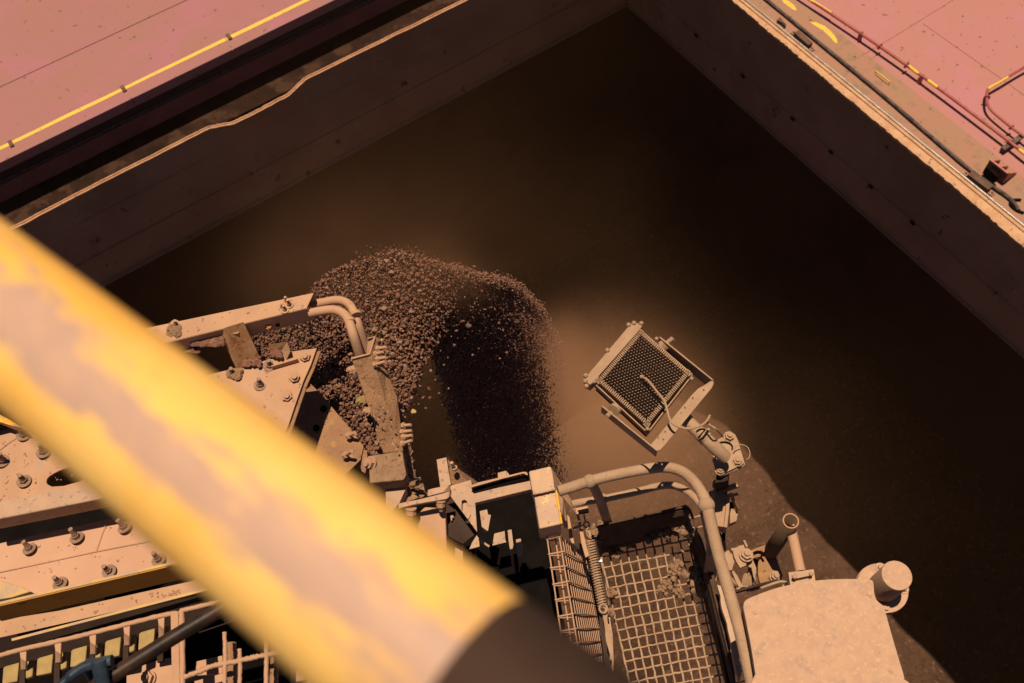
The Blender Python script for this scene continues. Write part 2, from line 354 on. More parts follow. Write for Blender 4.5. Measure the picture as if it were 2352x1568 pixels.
MB().box(S(-.4, L2/2, 20.02), V((.42, 0, 0)), V((0, L2/2, 0)), V((0, 0, .05))).build('top_plate', BROWNP, cr)
MB().bar(S(.13, 0, 19.945), S(.13, L2, 19.945), .025, .02).build('ledge_groove_strip', DARKB, cr)
MB().bar(S(0, -1, 19.92), S(0, L2, 19.92), .04, .07).build('rail', STEEL, cr, .006)
# deck plate beyond
sd0 = st(2038, 224, 19.97)[0]
MB().box(S(sd0-15, L2/2-6, 20.02), V((15.0, 0, 0)), V((0, L2/2+8, 0)), V((0, 0, .045))).build('deck', DECKP, None, kind='structure')
MB().box(S((sd0-.42), L2/2-6, 19.9705), V((.34, 0, 0)), V((0, L2/2+8, 0)), V((0, 0, .002))).build('coaming_margin_plate', BROWNP, cr)
# seal strip
pp = PL(C2, 19.9, (560, -25), (1080, 400), (1400, 665), (1900, 1095), (2090, 1245), (2230, 1340), (2290, 1400), (2315, 1440))
MB().tube(smooth_path(pp, 8), .048, 8, jit=.1).build('seal_strip', GREYB, cr)
# other two coaming walls out of view
MB().box(S(L1+.1, L2/2, 21.9), V((.1, 0, 0)), V((0, L2/2, 0)), V((0, 0, 1.9))).build('wall_plate', HOLDW, cr)
MB().box(S(L1/2, L2+.1, 21.9), V((L1/2, 0, 0)), V((0, .1, 0)), V((0, 0, 1.9))).build('wall_plate', HOLDW, cr)
MB().box(S(L1/2, L2+6.3, 20.02), V((L1/2+10, 0, 0)), V((0, 6, 0)), V((0, 0, .045))).build('deck', DECKP, None, kind='structure')
MB().box(S(L1+6.3, L2/2, 20.02), V((6, 0, 0)), V((0, L2/2, 0)), V((0, 0, .045))).build('deck', DECKP, None, kind='structure')
for (x, y) in ((120, 235), (448, 505), (800, 795), (1060, 1022), (1325, 1262), (1610, 1512)):
    p = P(C2, x, y, 22.45); p = V((KX-.13, p.y, ZC-22.45))
    MB().ball(p, .11, 10, 6, (.3, 1, .7)).build('drain_hole_lump', BLK, cr)  # black lump gives the dark inside of a drain hole
# things on the end coaming
def rest_pad(a, b, label):
    A, B = P(C2, *a, 19.88), P(C2, *b, 19.88); t = thing('rest_pad', (A+B)/2+DN*.09, label, 'rest pad', 'rest pads on the end coaming')
    MB().bar(A, B, .17, .14).build('pad_block', DARKB, t, .01)
    d = (B-A).normalized()
    for p in (A-d*.08, B+d*.10):
        p = p+DN*.055; MB().box(p, V((.07, 0, 0)), V((0, .06, 0)), V((0, 0, .012))).build('lug', BROWNP, t, .004)
        MB().hexa(p+UP*.01, p+UP*.045, .03).build('bolt', DARKB, t)
rest_pad((785, 225), (885, 312), 'dark rest pad between the rail and the seal strip, the one nearer the top')
rest_pad((1975, 1195), (2115, 1300), 'long dark rest pad beside the ribbed pink bracket')
A = P(C2, 670, 140, 19.95); B = P(C2, 712, 183, 19.9)
tag(MB().bar(A, B, .05, .10).prism([A+V((-.10, 0, 0)), A+V((.06, .04, 0)), B+V((.02, 0, 0))], UP*.08).build('cleat', DARKB), 'small rusty wedge cleat above the upper rest pad', 'cleat')
# ribbed bracket
t = thing('ribbed_bracket', P(C2, 2190, 1170, 19.95), 'faded red welded bracket with three triangular ribs', 'bracket')
b0, b1 = P(C2, 2118, 1095, 19.55), P(C2, 2240, 1190, 19.55)
dd = (b1-b0).normalized(); sd_ = dd.cross(UP).normalized()
if sd_.x < 0: sd_ = -sd_
MB().bar(b0, b1, .05, .05).build('top_flange', PINKW, t, .004)
MB().prism([b0, b1, b1+DN*.42, b0+DN*.42], sd_*.03).build('face_plate', DARKB, t)
for f in (.06, .5, .97):
    c = b0.lerp(b1, f); MB().prism([c+sd_*.03, c+sd_*.55+DN*.34, c+sd_*.55+DN*.40, c+sd_*.03+DN*.42], dd*.035).build('rib', PINKW, t)
b2, b3 = P(C2, 2085, 1160, 19.75), P(C2, 2170, 1230, 19.75)
MB().bar(b2, b3, .10, .25).build('bumper_block', BLK, t, .01)
# hook slot at strip end
tag(MB().tube(smooth_path(PL(C2, 19.93, (2330, 1370), (2275, 1372), (2258, 1400), (2300, 1440), (2352, 1460)), 5), .035, 8).build('hook', BLK), 'black hook end where the seal strip stops', 'hook')
# pipes
def ppath(pts, h, k=5): return smooth_path(PL(C2, h, *pts), k)
t = thing('deck_pipe', P(C2, 1600, 480, 19.97), 'long straight dark red pipe with yellow bands along the deck', 'pipe')
PH = 19.72
MB().tube(ppath([(780, -70), (1230, 228), (1540, 442), (1750, 592), (2240, 962), (2500, 1170)], PH, 3), .045, 12).build('pipe_run', PIPER, t)
def band(c, a, b, h, r, par, m=YP): MB().cyl(P(c, *a, h), P(c, *b, h), r, 14).build('yellow_band', m, par)
for a, b in (((880, -4), (1030, 90)), ((1558, 453), (1628, 505)), ((1693, 551), (1757, 598)), ((2318, 1025), (2400, 1088))): band(C2, a, b, PH, .0475, t)
def flange(par, x, y, h, r, a, b, name='flange'):
    d = (P(C2, *b, h)-P(C2, *a, h)).normalized(); c = P(C2, x, y, h); MB().cyl(c-d*.016, c+d*.016, r, 16).build(name, PIPER, par)
    for k in range(6):
        an = k*math.pi/3; xx = d.cross(UP).normalized(); p = c+(xx*math.cos(an)+UP*math.sin(an))*r*.8; MB().hexa(p-d*.028, p+d*.028, .012).build('flange_bolt', PIPER, par)
for x, y, r in ((1235, 230, .07), (1362, 318, .095), (1545, 446, .095), (1655, 522, .06), (2245, 966, .07)): flange(t, x, y, PH, r, (1230, 228), (1750, 592))
for x, y in ((1235, 230), (1650, 522)):
    c = P(C2, x, y, PH); MB().box(c+V((0, 0, -.14)), V((.05, 0, 0)), V((0, .05, 0)), V((0, 0, .10))).build('pipe_foot', PIPER, t)
t = thing('deck_pipe', P(C2, 2105, 700, 19.97), 'dark red pipe with a yellow elbow at the right edge of the frame', 'pipe')
MB().tube(ppath([(2560, 350), (2352, 462), (2220, 540), (2125, 596), (2100, 625), (2097, 665), (2103, 715), (2140, 768), (2265, 872), (2352, 935), (2500, 1040)], PH, 5), .038, 12).build('pipe_run', PIPER, t)
MB().tube(ppath([(2240, 529), (2180, 565), (2125, 596), (2107, 612)], PH, 4), .0405, 12).build('yellow_band', YP, t)
flange(t, 2098, 668, PH, .085, (2097, 640), (2100, 700)); flange(t, 2265, 872, PH, .08, (2140, 768), (2265, 872))
t = thing('pipe_support', P(C2, 2270, 980, 19.97), 'short dark beam carrying both red pipes', 'support')
MB().bar(P(C2, 2205, 1025, 19.82), P(C2, 2335, 935, 19.82), .13, .09).build('beam', GREYB, t, .005)
MB().box(P(C2, 2215, 1020, 19.90), V((.09, 0, 0)), V((0, .05, 0)), V((0, 0, .06))).build('foot', DARKB, t)
# yellow staple handle
t = thing('grab_handle', P(C2, 1385, 525, 19.97), 'small yellow staple handle welded to the deck', 'handle')
a, b = P(C2, 1335, 486, 19.85), P(C2, 1432, 562, 19.85)
MB().bar(a, b, .025, .025).build('grip', YP, t)
for p in (a, b): MB().prism([p+UP*.01, p+V((.05, .05, -.12)), p+V((-.05, -.06, -.12))], (b-a).normalized()*.02).build('leg', YP, t)
for i, poly in enumerate([[(885, 150), (925, 152), (985, 178), (1040, 225), (1068, 270), (1070, 296), (1050, 285), (1025, 255), (970, 205), (915, 172)], [(690, -12), (735, 5), (775, 35), (793, 72), (765, 62), (735, 40), (700, 15)]]):
    o = MB().prism(PL(C2, 19.966, *poly), DN*.002).build('painted_arc', YP); tag(o, ['yellow crescent painted on the deck, complete', 'yellow crescent painted on the deck, cut by the top of the frame'][i], 'marking')
tag(MB().tube(PL(C2, 19.966, (1180, 415), (1450, 255), (1870, -5)), .007, 5).build('weld_seam', DECKP), 'thin weld seam running up the pink deck from the staple handle', 'seam')
tag(MB().tube(PL(C2, 19.966, (1660, 160), (1900, 330), (2170, 520), (2420, 700)), .006, 5).build('weld_seam', DECKP), 'thin weld seam crossing the pink deck behind the long pipe', 'seam')

U0 = [(560, 745, 4.30), (640, 725, 4.25), (712, 668, 4.15), (750, 628, 4.07), (830, 594, 3.98), (915, 575, 3.95), (995, 598, 4.05), (1080, 628, 4.2), (1160, 646, 4.45), (1215, 683, 4.85), (1262, 748, 5.6), (1288, 835, 6.9), (1297, 930, 9.0), (1297, 1030, 13.0)]
U1 = [(700, 965, 4.45), (760, 985, 4.45), (868, 1058, 4.45), (905, 1000, 4.4), (938, 930, 4.4), (962, 860, 4.4), (1000, 790, 4.45), (1045, 745, 4.55), (1085, 735, 4.8), (1110, 745, 5.2), (1135, 790, 6.0), (1155, 860, 7.4), (1165, 950, 9.6), (1168, 1040, 14.0)]
def crv(U, u):
    k = len(U)-1; x = min(max(u, 0), .9999)*k; i = int(x); t = x-i
    p = [U[max(i-1, 0)], U[i], U[i+1], U[min(i+2, k)]]
    return [.5*(2*p[1][j]+(p[2][j]-p[0][j])*t+(2*p[0][j]-5*p[1][j]+4*p[2][j]-p[3][j])*t*t+(3*p[1][j]-p[0][j]-3*p[2][j]+p[3][j])*t**3) for j in range(3)]
def spot(u, s, dh=0, jx=0, jy=0):
    a = crv(U0, u); b = crv(U1, u)
    return R(a[0]*(1-s)+b[0]*s+jx, a[1]*(1-s)+b[1]*s+jy, a[2]*(1-s)+b[2]*s+dh)
def cspot(u, s_): return spot(u, s_, .12)
# ------------------------------------------------------------------ dust hanging in the hold
def dust_cloud(box_c, box_r, blobs, base, label, nscale=.12, st_=None):
    m = bpy.data.materials.new('ore_dust'); m.use_nodes = True; T = m.node_tree; N = T.nodes; L = T.links
    N.remove(N['Principled BSDF']); v = N.new('ShaderNodeVolumePrincipled'); L.new(v.outputs[0], N['Material Output'].inputs['Volume'])
    v.inputs['Color'].default_value = (.72, .385, .19, 1); v.inputs['Anisotropy'].default_value = 0
    tc = N.new('ShaderNodeTexCoord'); geo = N.new('ShaderNodeNewGeometry')
    def mth(op, a, b=None):
        q = N.new('ShaderNodeMath'); q.operation = op
        for i, x in enumerate((a, b)):
            if x is None: continue
            if isinstance(x, (int, float)): q.inputs[i].default_value = x
            else: L.new(x, q.inputs[i])
        return q.outputs[0]
    tot = None
    for c, r, d in blobs:
        mp = N.new('ShaderNodeVectorMath'); mp.operation = 'SUBTRACT'; L.new(geo.outputs['Position'], mp.inputs[0]); mp.inputs[1].default_value = tuple(c)
        dv = N.new('ShaderNodeVectorMath'); dv.operation = 'DIVIDE'; L.new(mp.outputs[0], dv.inputs[0]); dv.inputs[1].default_value = r
        ln = N.new('ShaderNodeVectorMath'); ln.operation = 'LENGTH'; L.new(dv.outputs[0], ln.inputs[0])
        f = mth('MAXIMUM', mth('SUBTRACT', 1.0, ln.outputs['Value']), 0.0); f = mth('MULTIPLY', mth('MULTIPLY', f, f), d)
        tot = f if tot is None else mth('ADD', tot, f)
    n = N.new('ShaderNodeTexNoise'); n.inputs['Scale'].default_value = nscale; n.inputs['Detail'].default_value = 3; L.new(geo.outputs['Position'], n.inputs['Vector'])
    q = N.new('ShaderNodeMapRange'); L.new(n.outputs[0], q.inputs[0]); q.inputs[1].default_value = .36; q.inputs[2].default_value = .68; q.inputs[3].default_value = .12; q.inputs[4].default_value = 1.6
    L.new(mth('MULTIPLY', mth('ADD', tot, base), q.outputs[0]), v.inputs['Density'])
    return MB().box(box_c, V((box_r[0], 0, 0)), V((0, box_r[1], 0)), V((0, 0, box_r[2]))).build('dust_cloud', m, kind='stuff')
dust_cloud(S(L1/2, L2/2, 25.3), (L1/2-.6, L2/2-.6, 15.0), [(R(1425, 965, 12.3), (1.7, 1.7, 1.7), .42), (R(1450, 985, 16.5), (2.6, 2.6, 2.8), .24), (R(1480, 1040, 24), (3.6, 3.6, 4.5), .15), (R(1490, 1090, 33), (5.0, 5.0, 6), .09), (R(1000, 800, 27), (8, 8, 9), .03), (R(1400, 600, 26), (5, 5, 6), .02), (R(1600, 960, 14), (3.6, 3.6, 4), .04), (R(1850, 1200, 15), (3.5, 3.5, 4), .022), (R(1480, 700, 14), (3.5, 3.5, 4), .010), (R(1050, 520, 15), (4.5, 4.5, 4), .022), (R(700, 560, 14), (3.5, 3.5, 4), .022), (R(1375, 930, 13), (2.1, 2.1, 2.4), .42), (R(1420, 930, 20), (3.4, 3.4, 4), .10)], .0010, '')
dust_cloud(R(1050, 730, 6.6), (2.3, 2.3, 3.0), [(R(740, 660, 6.0), (1.2, 1.2, 1.1), .22), (R(1335, 900, 7.0), (.8, .8, 1.4), .9), (R(985, 605, 4.0), (.40, .40, .16), 1.5), (R(1080, 650, 4.15), (.28, .28, .18), 1.6), (R(1285, 790, 5.4), (.30, .30, .45), 2.0)], 0.0, '', .9)

# ------------------------------------------------------------------ the loader head: chute frame, beam, post, pipes
ch = thing('chute_head', P(D2, 1200, 900, 4.6), 'dust-coated steel head of the loading chute with bolted plates, channel beam and post', 'chute head')
a, b, c, d = P(D2, -500, 470, 3.75), P(D2, 1425, 65, 3.75), P(D2, 1360, 205, 3.75), P(D2, -500, 663, 3.75)
bm = MB().prism([a, b, c, d], DN*.007).prism([d, c, c+DN*.112+(c-d).normalized()*.028, d+DN*.112], ((b-c).normalized())*.007)
bm.prism([a+DN*.008, b+DN*.008, b+DN*.105, a+DN*.105], (c-b).normalized()*.007)
beam = bm.build('channel_beam', TAN, ch, .002)
MB().prism([a+DN*.112, (a+b)/2+DN*.112, (d+c)/2+DN*.112, d+DN*.112], DN*.005).build('beam_liner', BLKD, ch)
for bs, tp in (((1185, 140), (1178, 85)), ((1172, 215), (1160, 165)), ((1212, 168), (1195, 120)), ((1148, 190), (1143, 145)), ((218, 335), (212, 295))): bolt(beam, D2, bs, tp, 3.745, .05, .62)
bolt(beam, D2, (765, 418), (752, 432), 3.84, .0, .9, 'nut', m=RUST); bolt(beam, D2, (1040, 358), (1034, 368), 3.82, .0, .7, 'nut', m=RUST)
hc_ = P(D2, 1110, 345, 3.795); nn = (d-a).normalized(); MB().cyl(hc_+nn*.004, hc_-nn*.004, .011, 14).build('bolt_hole_disc', BLK, ch)  # black disc gives the dark inside of a hole
lumps('dust_heap', MUD, ch, [P(D2, random.uniform(165, 255), random.uniform(350, 440), 3.75) for _ in range(60)], .016, 'stuff')
# rusty angle bracket
t = thing('angle_bracket', P(D2, 800, 500, 3.95), 'rusty angle bracket bridging the beam and the bolted plate', 'bracket')
MB().prism(PL(D2, 3.9, (652, 368, 3.73), (812, 318, 3.73), (972, 658, 3.95), (815, 702, 3.95)), V((0, 0, -.008))).build('bracket_leg', RUST, t, .002)
MB().prism(PL(D2, 3.9, (652, 368, 3.728), (606, 425, 3.80), (778, 780, 3.96), (825, 702, 3.949)), V((0, 0, -.006))).build('bracket_leg', RUST, t, .002)
MB().hexa(P(D2, 764, 418, 3.80), P(D2, 764, 418, 3.80)+UP*.03, .022).build('bolt', RUST, t, .002)
lumps('ore_residue', ORE, t, [P(D2, random.uniform(815, 960), random.uniform(620, 700), 3.93) for _ in range(70)], .011, 'stuff')
t = thing('lug_plate', P(D2, 1130, 600, 3.97), 'small U-shaped steel lug at the plate edge filled with ore', 'lug')
MB().prism(PL(D2, 3.9, (1030, 515), (1192, 490), (1150, 572, 3.95), (1048, 592, 3.95)), DN*.005).build('lug_web', RUST, t, .001)
MB().prism(PL(D2, 3.9, (1192, 490, 3.87), (1222, 575), (1185, 652, 3.95), (1143, 570, 3.94)), DN*.006).build('lug_side', TAN, t, .001)
lumps('ore_residue', ORE, t, [P(D2, random.uniform(1060, 1150), random.uniform(565, 630), 3.92) for _ in range(30)], .011, 'stuff')
lumps('ore_residue', ORE, ch, [P(D2, random.uniform(370, 640), 470+random.uniform(-45, 55)-(0), 3.80) for _ in range(260)], .011, 'stuff')
lumps('ore_residue', ORE, ch, [P(D2, random.uniform(230, 440), random.uniform(480, 580), 3.84) for _ in range(140)], .011, 'stuff')
# bolted triangular plate
tri = [(250, 850), (560, 765), (700, 732), (880, 690), (1060, 640), (1228, 577), (1450, 548), (1400, 690), (1335, 835), (1270, 1020), (1205, 1215), (1080, 1500), (0, 1500)]
pl = plate('bolted_plate', TAN, ch, PL(D2, 3.95, *tri), .012)
plate('under_plate', CAKED, ch, [p+V((.012, -.012, 0))+DN*.02 for p in PL(D2, 3.95, *tri)], .012)
for bs in ((1040, 702), (958, 872), (1350, 622), (1255, 805), (1190, 965), (712, 770)):
    k = 'stud' if bs[0] in (1040, 958, 712) else 'nut'
    bolt(pl, D2, bs, (bs[0]-32, bs[1]-95) if k == 'stud' else (bs[0]-12, bs[1]-35), 3.949, .10, .95 if k == 'stud' else 1.15, k, m=BOLTM if k == 'stud' else TAN)
MB().bar(P(D2, 1060, 718, 3.935), P(D2, 1290, 650, 3.935), .006, .03).build('stiffener_strip', TAN, ch)
lumps('dust_heap', MUD, ch, [P(D2, random.uniform(690, 780), random.uniform(745, 800), 3.94) for _ in range(50)], .016, 'stuff')
def crumbs(par, c, poly, h, n, r, m=None):
    m = m or CRUMB
    xs = [p[0] for p in poly]; ys = [p[1] for p in poly]; out = []
    def inside(x, y):
        k = False
        for i in range(len(poly)):
            (x1, y1), (x2, y2) = poly[i], poly[i-1]
            if (y1 > y) != (y2 > y) and x < (x2-x1)*(y-y1)/(y2-y1)+x1: k = not k
        return k
    while len(out) < n:
        x, y = random.uniform(min(xs), max(xs)), random.uniform(min(ys), max(ys))
        if inside(x, y):
            for _ in range(random.choice((1, 1, 2, 5))): out.append(P(c, x+random.gauss(0, 7), y+random.gauss(0, 7), h))
    return lumps('dust_crumbs', m, par, out, r*.8, 'stuff')
crumbs(ch, D2, tri, 3.948, 130, .0042); crumbs(ch, D2, [(0, 375), (1420, 70), (1355, 205), (180, 470)], 3.748, 40, .004)
crumbs(ch, D2, [(1760, 650), (1920, 610), (2190, 1430), (2040, 1450)], 3.99, 60, .006)
# side panel, half in the plate's shade
sp = plate('side_panel', CAKED, ch, PL(D2, 4.3, (1290, 800), (1390, 850), (1500, 955), (1600, 1080), (1760, 1270), (1860, 1402), (1832, 1520), (1650, 1700), (1350, 1600), (1100, 1300)), .012)
for bs, tp in (((1722, 1312), (1822, 1264)), ((1692, 1485), (1772, 1438))): bolt(sp, D2, bs, tp, 4.27, .07, 1.3, 'long')
for x, y in ((1510, 1075), (1448, 1243), (1365, 862)): MB().cyl(P(D2, x, y, 4.287), P(D2, x, y, 4.297), .017, 12).build('bolt_hole_disc', BLK, ch)  # black discs for the dark of the holes
plate('end_lug', CAKED, ch, rough_edge(PL(D2, 4.22, (1858, 1432), (1888, 1440), (1892, 1500), (1870, 1640), (1838, 1620), (1842, 1510)), 3, .003), .05)
# inclined post: channel with cap, right flange, rubber edge
mf = PL(D2, 4.0, (1752, 640, 3.86), (1924, 596, 3.86), (1990, 800, 3.92), (2048, 1000, 4.0), (2130, 1220, 4.08), (2205, 1442, 4.15), (2032, 1462, 4.15), (1985, 1335, 4.1), (1900, 1060, 4.0), (1815, 800, 3.92))
post = MB().prism(mf, DN*.008).build('post', CAKED, ch, .002)
rf = PL(D2, 4.0, (1924, 596, 3.859), (1958, 450, 3.87), (2055, 740, 3.95), (2148, 965, 4.03), (2178, 1180, 4.1), (2205, 1442, 4.149), (2130, 1220, 4.079), (2048, 1000, 3.999), (1990, 800, 3.919))
MB().prism(rf, DN*.006).build('post_flange', CAKED, ch, .001)
MB().prism(PL(D2, 3.93, (1958, 450, 3.87), (1895, 466, 3.88), (1885, 600, 3.93), (1924, 596, 3.93)), DN*.006).build('post_back', TAN, ch, .001)
MB().tube(PL(D2, 3.85, (1752, 640, 3.857), (1910, 600, 3.857), (1958, 450, 3.865), (1896, 466, 3.875)), .006, 8).build('post_rim', TAN, ch)
q = MB(); A = PL(D2, 4.2, (1958, 560, 4.0), (2060, 780, 4.05), (2150, 985, 4.1), (2212, 1220, 4.2), (2270, 1400, 4.3), (2335, 1620, 4.4), (2400, 1800, 4.45)); B_ = PL(D2, 4.25, (1950, 700, 4.05), (2030, 900, 4.1), (2110, 1110, 4.15), (2180, 1300, 4.25), (2215, 1460, 4.32), (2240, 1620, 4.42), (2215, 1760, 4.47))
A = smooth_path(A, 10); B_ = smooth_path(B_, 10)
nn_ = min(len(A), len(B_)); vs = []
for i in range(nn_):
    for j in range(6):
        p = A[i].lerp(B_[i], j/5); vs.append(p+V((random.uniform(-.006, .006), random.uniform(-.006, .006), random.uniform(-.012, .012))))
q.add(vs, [(i*6+j, i*6+j+1, i*6+j+7, i*6+j+6) for i in range(nn_-1) for j in range(5)]); q.build('caked_rubber_skirt', MUD, ch)
for bs, tp in (((1978, 552), (2036, 540)), ((1958, 598), (2012, 588)), ((1974, 642), (2032, 630)), ((1954, 692), (2008, 680)), ((2197, 1222), (2258, 1213)), ((2186, 1277), (2246, 1269)), ((2200, 1322), (2252, 1310)), ((2190, 1380), (2247, 1364))):
    bolt(post, D2, bs, tp, 3.88 if bs[1] < 800 else 4.06, .02, 1.05, 'long')
for bs, s_ in (((1770, 740), .9), ((1850, 1008), .95), ((1900, 1098), .8)): bolt(post, D2, bs, (bs[0]-30, bs[1]-2), 3.95, .01, s_, 'nut', m=PAD if s_ > .92 else TAN)
blk = MB().prism(PL(D2, 4.05, (1902, 1486), (2196, 1440), (2215, 1560), (2232, 1650), (2208, 1692), (1912, 1722)), DN*.12).build('foot_block', MUD, ch, .005)
bolt(blk, D2, (1925, 1545), (1905, 1548), 4.05, .01, 1.2, 'nut')
MB().prism(PL(D4, 4.15, (-60, 600), (20, 598), (120, 548), (178, 545), (205, 700), (122, 880), (-60, 1100)), DN*.1).build('grey_foot', TANG, ch, .004)
MB().prism(rough_edge(PL(D4, 4.22, (120, 600), (180, 560), (300, 760), (370, 810), (200, 880), (120, 880)), 5, .004), DN*.08).build('mud_cake', MUD, ch)
MB().prism(PL(D4, 4.5, (300, 300), (480, 770), (380, 830), (200, 880)), DN*.01).build('skirt_tail', CAKED, ch)
# twin pipes
def pipe(nm, m, par, c, pts, h, r, n=16, k=6, jit=0): return MB().tube(smooth_path(PL(c, h, *pts), k), r, n, jit=jit).build(nm, m, par)
pp_ = [(1380, 246), (1480, 226), (1580, 214), (1650, 228), (1705, 268), (1738, 330), (1775, 450), (1850, 690, 3.95)]
pipe('bent_pipe', TAN, ch, D2, pp_, 3.80, .0225)
pipe('bent_pipe', TAN, ch, D2, [(1400, 172), (1500, 150), (1600, 132), (1680, 138), (1740, 175), (1775, 235), (1810, 340), (1885, 570, 3.97)], 3.84, .0215)
for c_, d_ in (((1738, 298), (1744, 322)), ((1790, 238), (1797, 262))):
    MB().cyl(P(D2, *c_, 3.80), P(D2, *d_, 3.80), .0252, 16).build('pipe_collar', TAN, ch)

# ------------------------------------------------------------------ skirt frame at lower left
sk = thing('skirt_frame', P(C8, 400, 900, 4.3), 'bolted skirt plates and beams of the loader along the lower left', 'frame')
hole = []
for i in range(20):
    a = 2*math.pi*i/20; x, y = math.cos(a)*130, math.sin(a)*46; r = -.28
    hole.append(P(C8, 372+x*math.cos(r)-y*math.sin(r)+random.uniform(-3, 3), 458+x*math.sin(r)+y*math.cos(r)+random.uniform(-3, 3), 4.0))
p1 = plate('bolted_plate', TAN, sk, PL(C8, 4.0, (-120, 250), (0, 217), (90, 192), (450, 110), (900, 420), (560, 512), (0, 605), (-120, 625)), .012, [hole])
for bs, tp in (((125, 240), (105, 200)), ((232, 335), (212, 295)), ((8, 378), (-8, 348)), ((128, 487), (100, 450))): bolt(p1, C8, bs, tp, 3.99, .06, 1.0, 'stud', m=BOLTM)
MB().tube(PL(C8, 3.993, (-5, 320), (40, 285), (95, 250)), .0015, 6, jit=.5).build('weld_bead', TAN, sk)
ra, rb, rc, rd = PL(C8, 3.86, (-120, 615), (900, 425), (900, 510), (-120, 712))
MB().prism([ra, rb, rc, rd], DN*.11).build('flange_beam', TANG, sk, .006)
p2 = plate('bolted_plate', PINKD, sk, PL(C8, 4.1, (-120, 850), (0, 820), (300, 750), (700, 665), (1100, 560), (1200, 880), (980, 920), (0, 1150), (-120, 1180)), .012)
for bs, tp in (((158, 850), (122, 808)), ((412, 790), (380, 748)), ((668, 735), (632, 692)), ((322, 1035), (283, 1000)), ((585, 970), (548, 940)), ((850, 910), (818, 875))): bolt(p2, C8, bs, tp, 4.088, .06, 1.0, 'stud', m=BOLTM)
MB().tube(PL(C8, 4.091, (-60, 985), (200, 930), (500, 865), (800, 808), (1000, 770)), .0014, 6, jit=.5).build('weld_bead', PINKD, sk)
MB().tube(PL(C8, 4.091, (515, 860), (545, 770), (575, 695)), .0014, 6, jit=.5).build('weld_bead', PINKD, sk)
MB().prism(PL(C8, 4.02, (-60, 1020), (20, 1025), (110, 1050), (165, 1078), (60, 1110), (-60, 1130)), DN*.05).build('yellow_gusset', YELTOP, sk, .004)
a, b = P(C8, -120, 1160, 3.75), P(C8, 1150, 865, 3.75); nrm_ = (P(C8, 0, 1150, 3.75)-P(C8, -5, 1128, 3.75)); nrm_.z = 0; nrm_.normalize()
MB().prism([a, b, b+nrm_*.013, a+nrm_*.013], DN*.19).build('yellow_beam', YELTOP, sk, .002)
MB().prism([a+nrm_*.0135+DN*.004, b+nrm_*.0135+DN*.004, b+nrm_*.018+DN*.004, a+nrm_*.018+DN*.004], DN*.18).build('beam_face', YELDK, sk)
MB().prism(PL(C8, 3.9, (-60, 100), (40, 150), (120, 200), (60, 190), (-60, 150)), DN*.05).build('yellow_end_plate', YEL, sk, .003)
MB().prism(PL(C8, 3.95, (-120, 235), (60, 190), (100, 150), (-120, 180)), DN*.01).build('shade_plate', BLK, sk)  # black sheet drawn for the shaded gap
plate('inner_plate', TAN, sk, PL(C8, 4.15, (-120, 1250), (320, 1180), (1080, 1010), (1250, 980), (1250, 1040), (260, 1290), (-120, 1340)), .01)
a, b = P(C8, 60, 1330, 4.0), P(C8, 1200, 1035, 4.0); MB().prism([a, b, b+nrm_*.012, a+nrm_*.012], DN*.012).build('cream_strip', YELTOP, sk, .001)
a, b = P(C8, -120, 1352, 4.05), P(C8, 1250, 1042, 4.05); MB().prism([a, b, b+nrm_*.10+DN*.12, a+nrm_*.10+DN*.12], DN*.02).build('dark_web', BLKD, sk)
# machine interior under everything, its shade given as black colour, on the lower left and in the centre gap
mbody = thing('machine_body', P(C8, 900, 1300, 5.6), 'machine interior under the frames, its shade coloured black', 'machine body')
MB().prism(PL(C8, 5.3, (-200, 700), (900, 560), (1500, 850), (1900, 1800), (-300, 1900)), DN*.6).build('shade_black_slab', BLK, mbody)
MB().prism(PL(D4, 5.0, (560, 1180), (760, 820), (1120, 850), (1880, 680), (2030, 1180), (2120, 1560), (2300, 2600), (2500, 3300), (200, 3300), (100, 1300)), DN*.5).build('shade_black_slab', BLK, mbody)
crumbs(sk, C8, [(0, 230), (450, 120), (800, 420), (560, 505), (0, 600)], 3.998, 110, .0042)
crumbs(sk, C8, [(0, 840), (700, 680), (980, 900), (0, 1100)], 4.098, 70, .004)
crumbs(sk, C8, [(0, 1270), (1000, 1050), (1000, 1080), (0, 1300)], 4.148, 50, .006)
# bar guard with pads
gr = thing('bar_guard', P(C8, 500, 1450, 4.6), 'rope-wrapped bar guard with pale pads behind it at the lower left corner', 'guard')
MB().tube(smooth_path(PL(D1, 4.0, (-60, 622), (160, 562), (400, 508), (650, 448), (900, 385), (1140, 325), (1262, 305)), 10), .011, 8, jit=.16).build('top_bar', TAN, gr)
for x, y, l in ((162, 575, 120), (410, 520, 125), (658, 460, 125), (900, 392, 130), (1146, 335, 130)):
    MB().prism(PL(D1, 4.0, (x-26, y-10), (x+26, y-20), (x+22, y+l*.6), (x+20, y+l+10, 4.05), (x-18, y+l+15, 4.05), (x-18, y+l*.4)), DN*.016).build('guard_post', TAN, gr, .003)
    MB().prism(PL(D1, 4.06, (x-24, y+l+5), (x+14, y+l), (x+14, y+l+180), (x-28, y+l+190)), DN*.02).build('guard_leg', BLKD, gr)
MB().bar(P(D1, 1250, 300, 4.0), P(D1, 1262, 820, 4.0), .034, .03).build('corner_post', TAN, gr, .004)
for i in range(5):
    dx, dy = 242*i, -61*i
    MB().prism(PL(D1, 4.07, (22+dx, 695+dy), (40+dx, 682+dy), (135+dx, 655+dy), (122+dx, 790+dy), (14+dx, 812+dy)), DN*.03).build('pad', PAD, gr, .006)
    MB().prism(PL(D1, 4.07, (182+dx, 648+dy), (238+dx, 634+dy), (228+dx, 755+dy), (170+dx, 776+dy)), DN*.03).build('pad', PAD, gr, .006)
MB().tube(PL(D1, 4.35, (-60, 640), (500, 500), (1240, 340)), .03, 8).build('inner_beam', SIDER, gr)
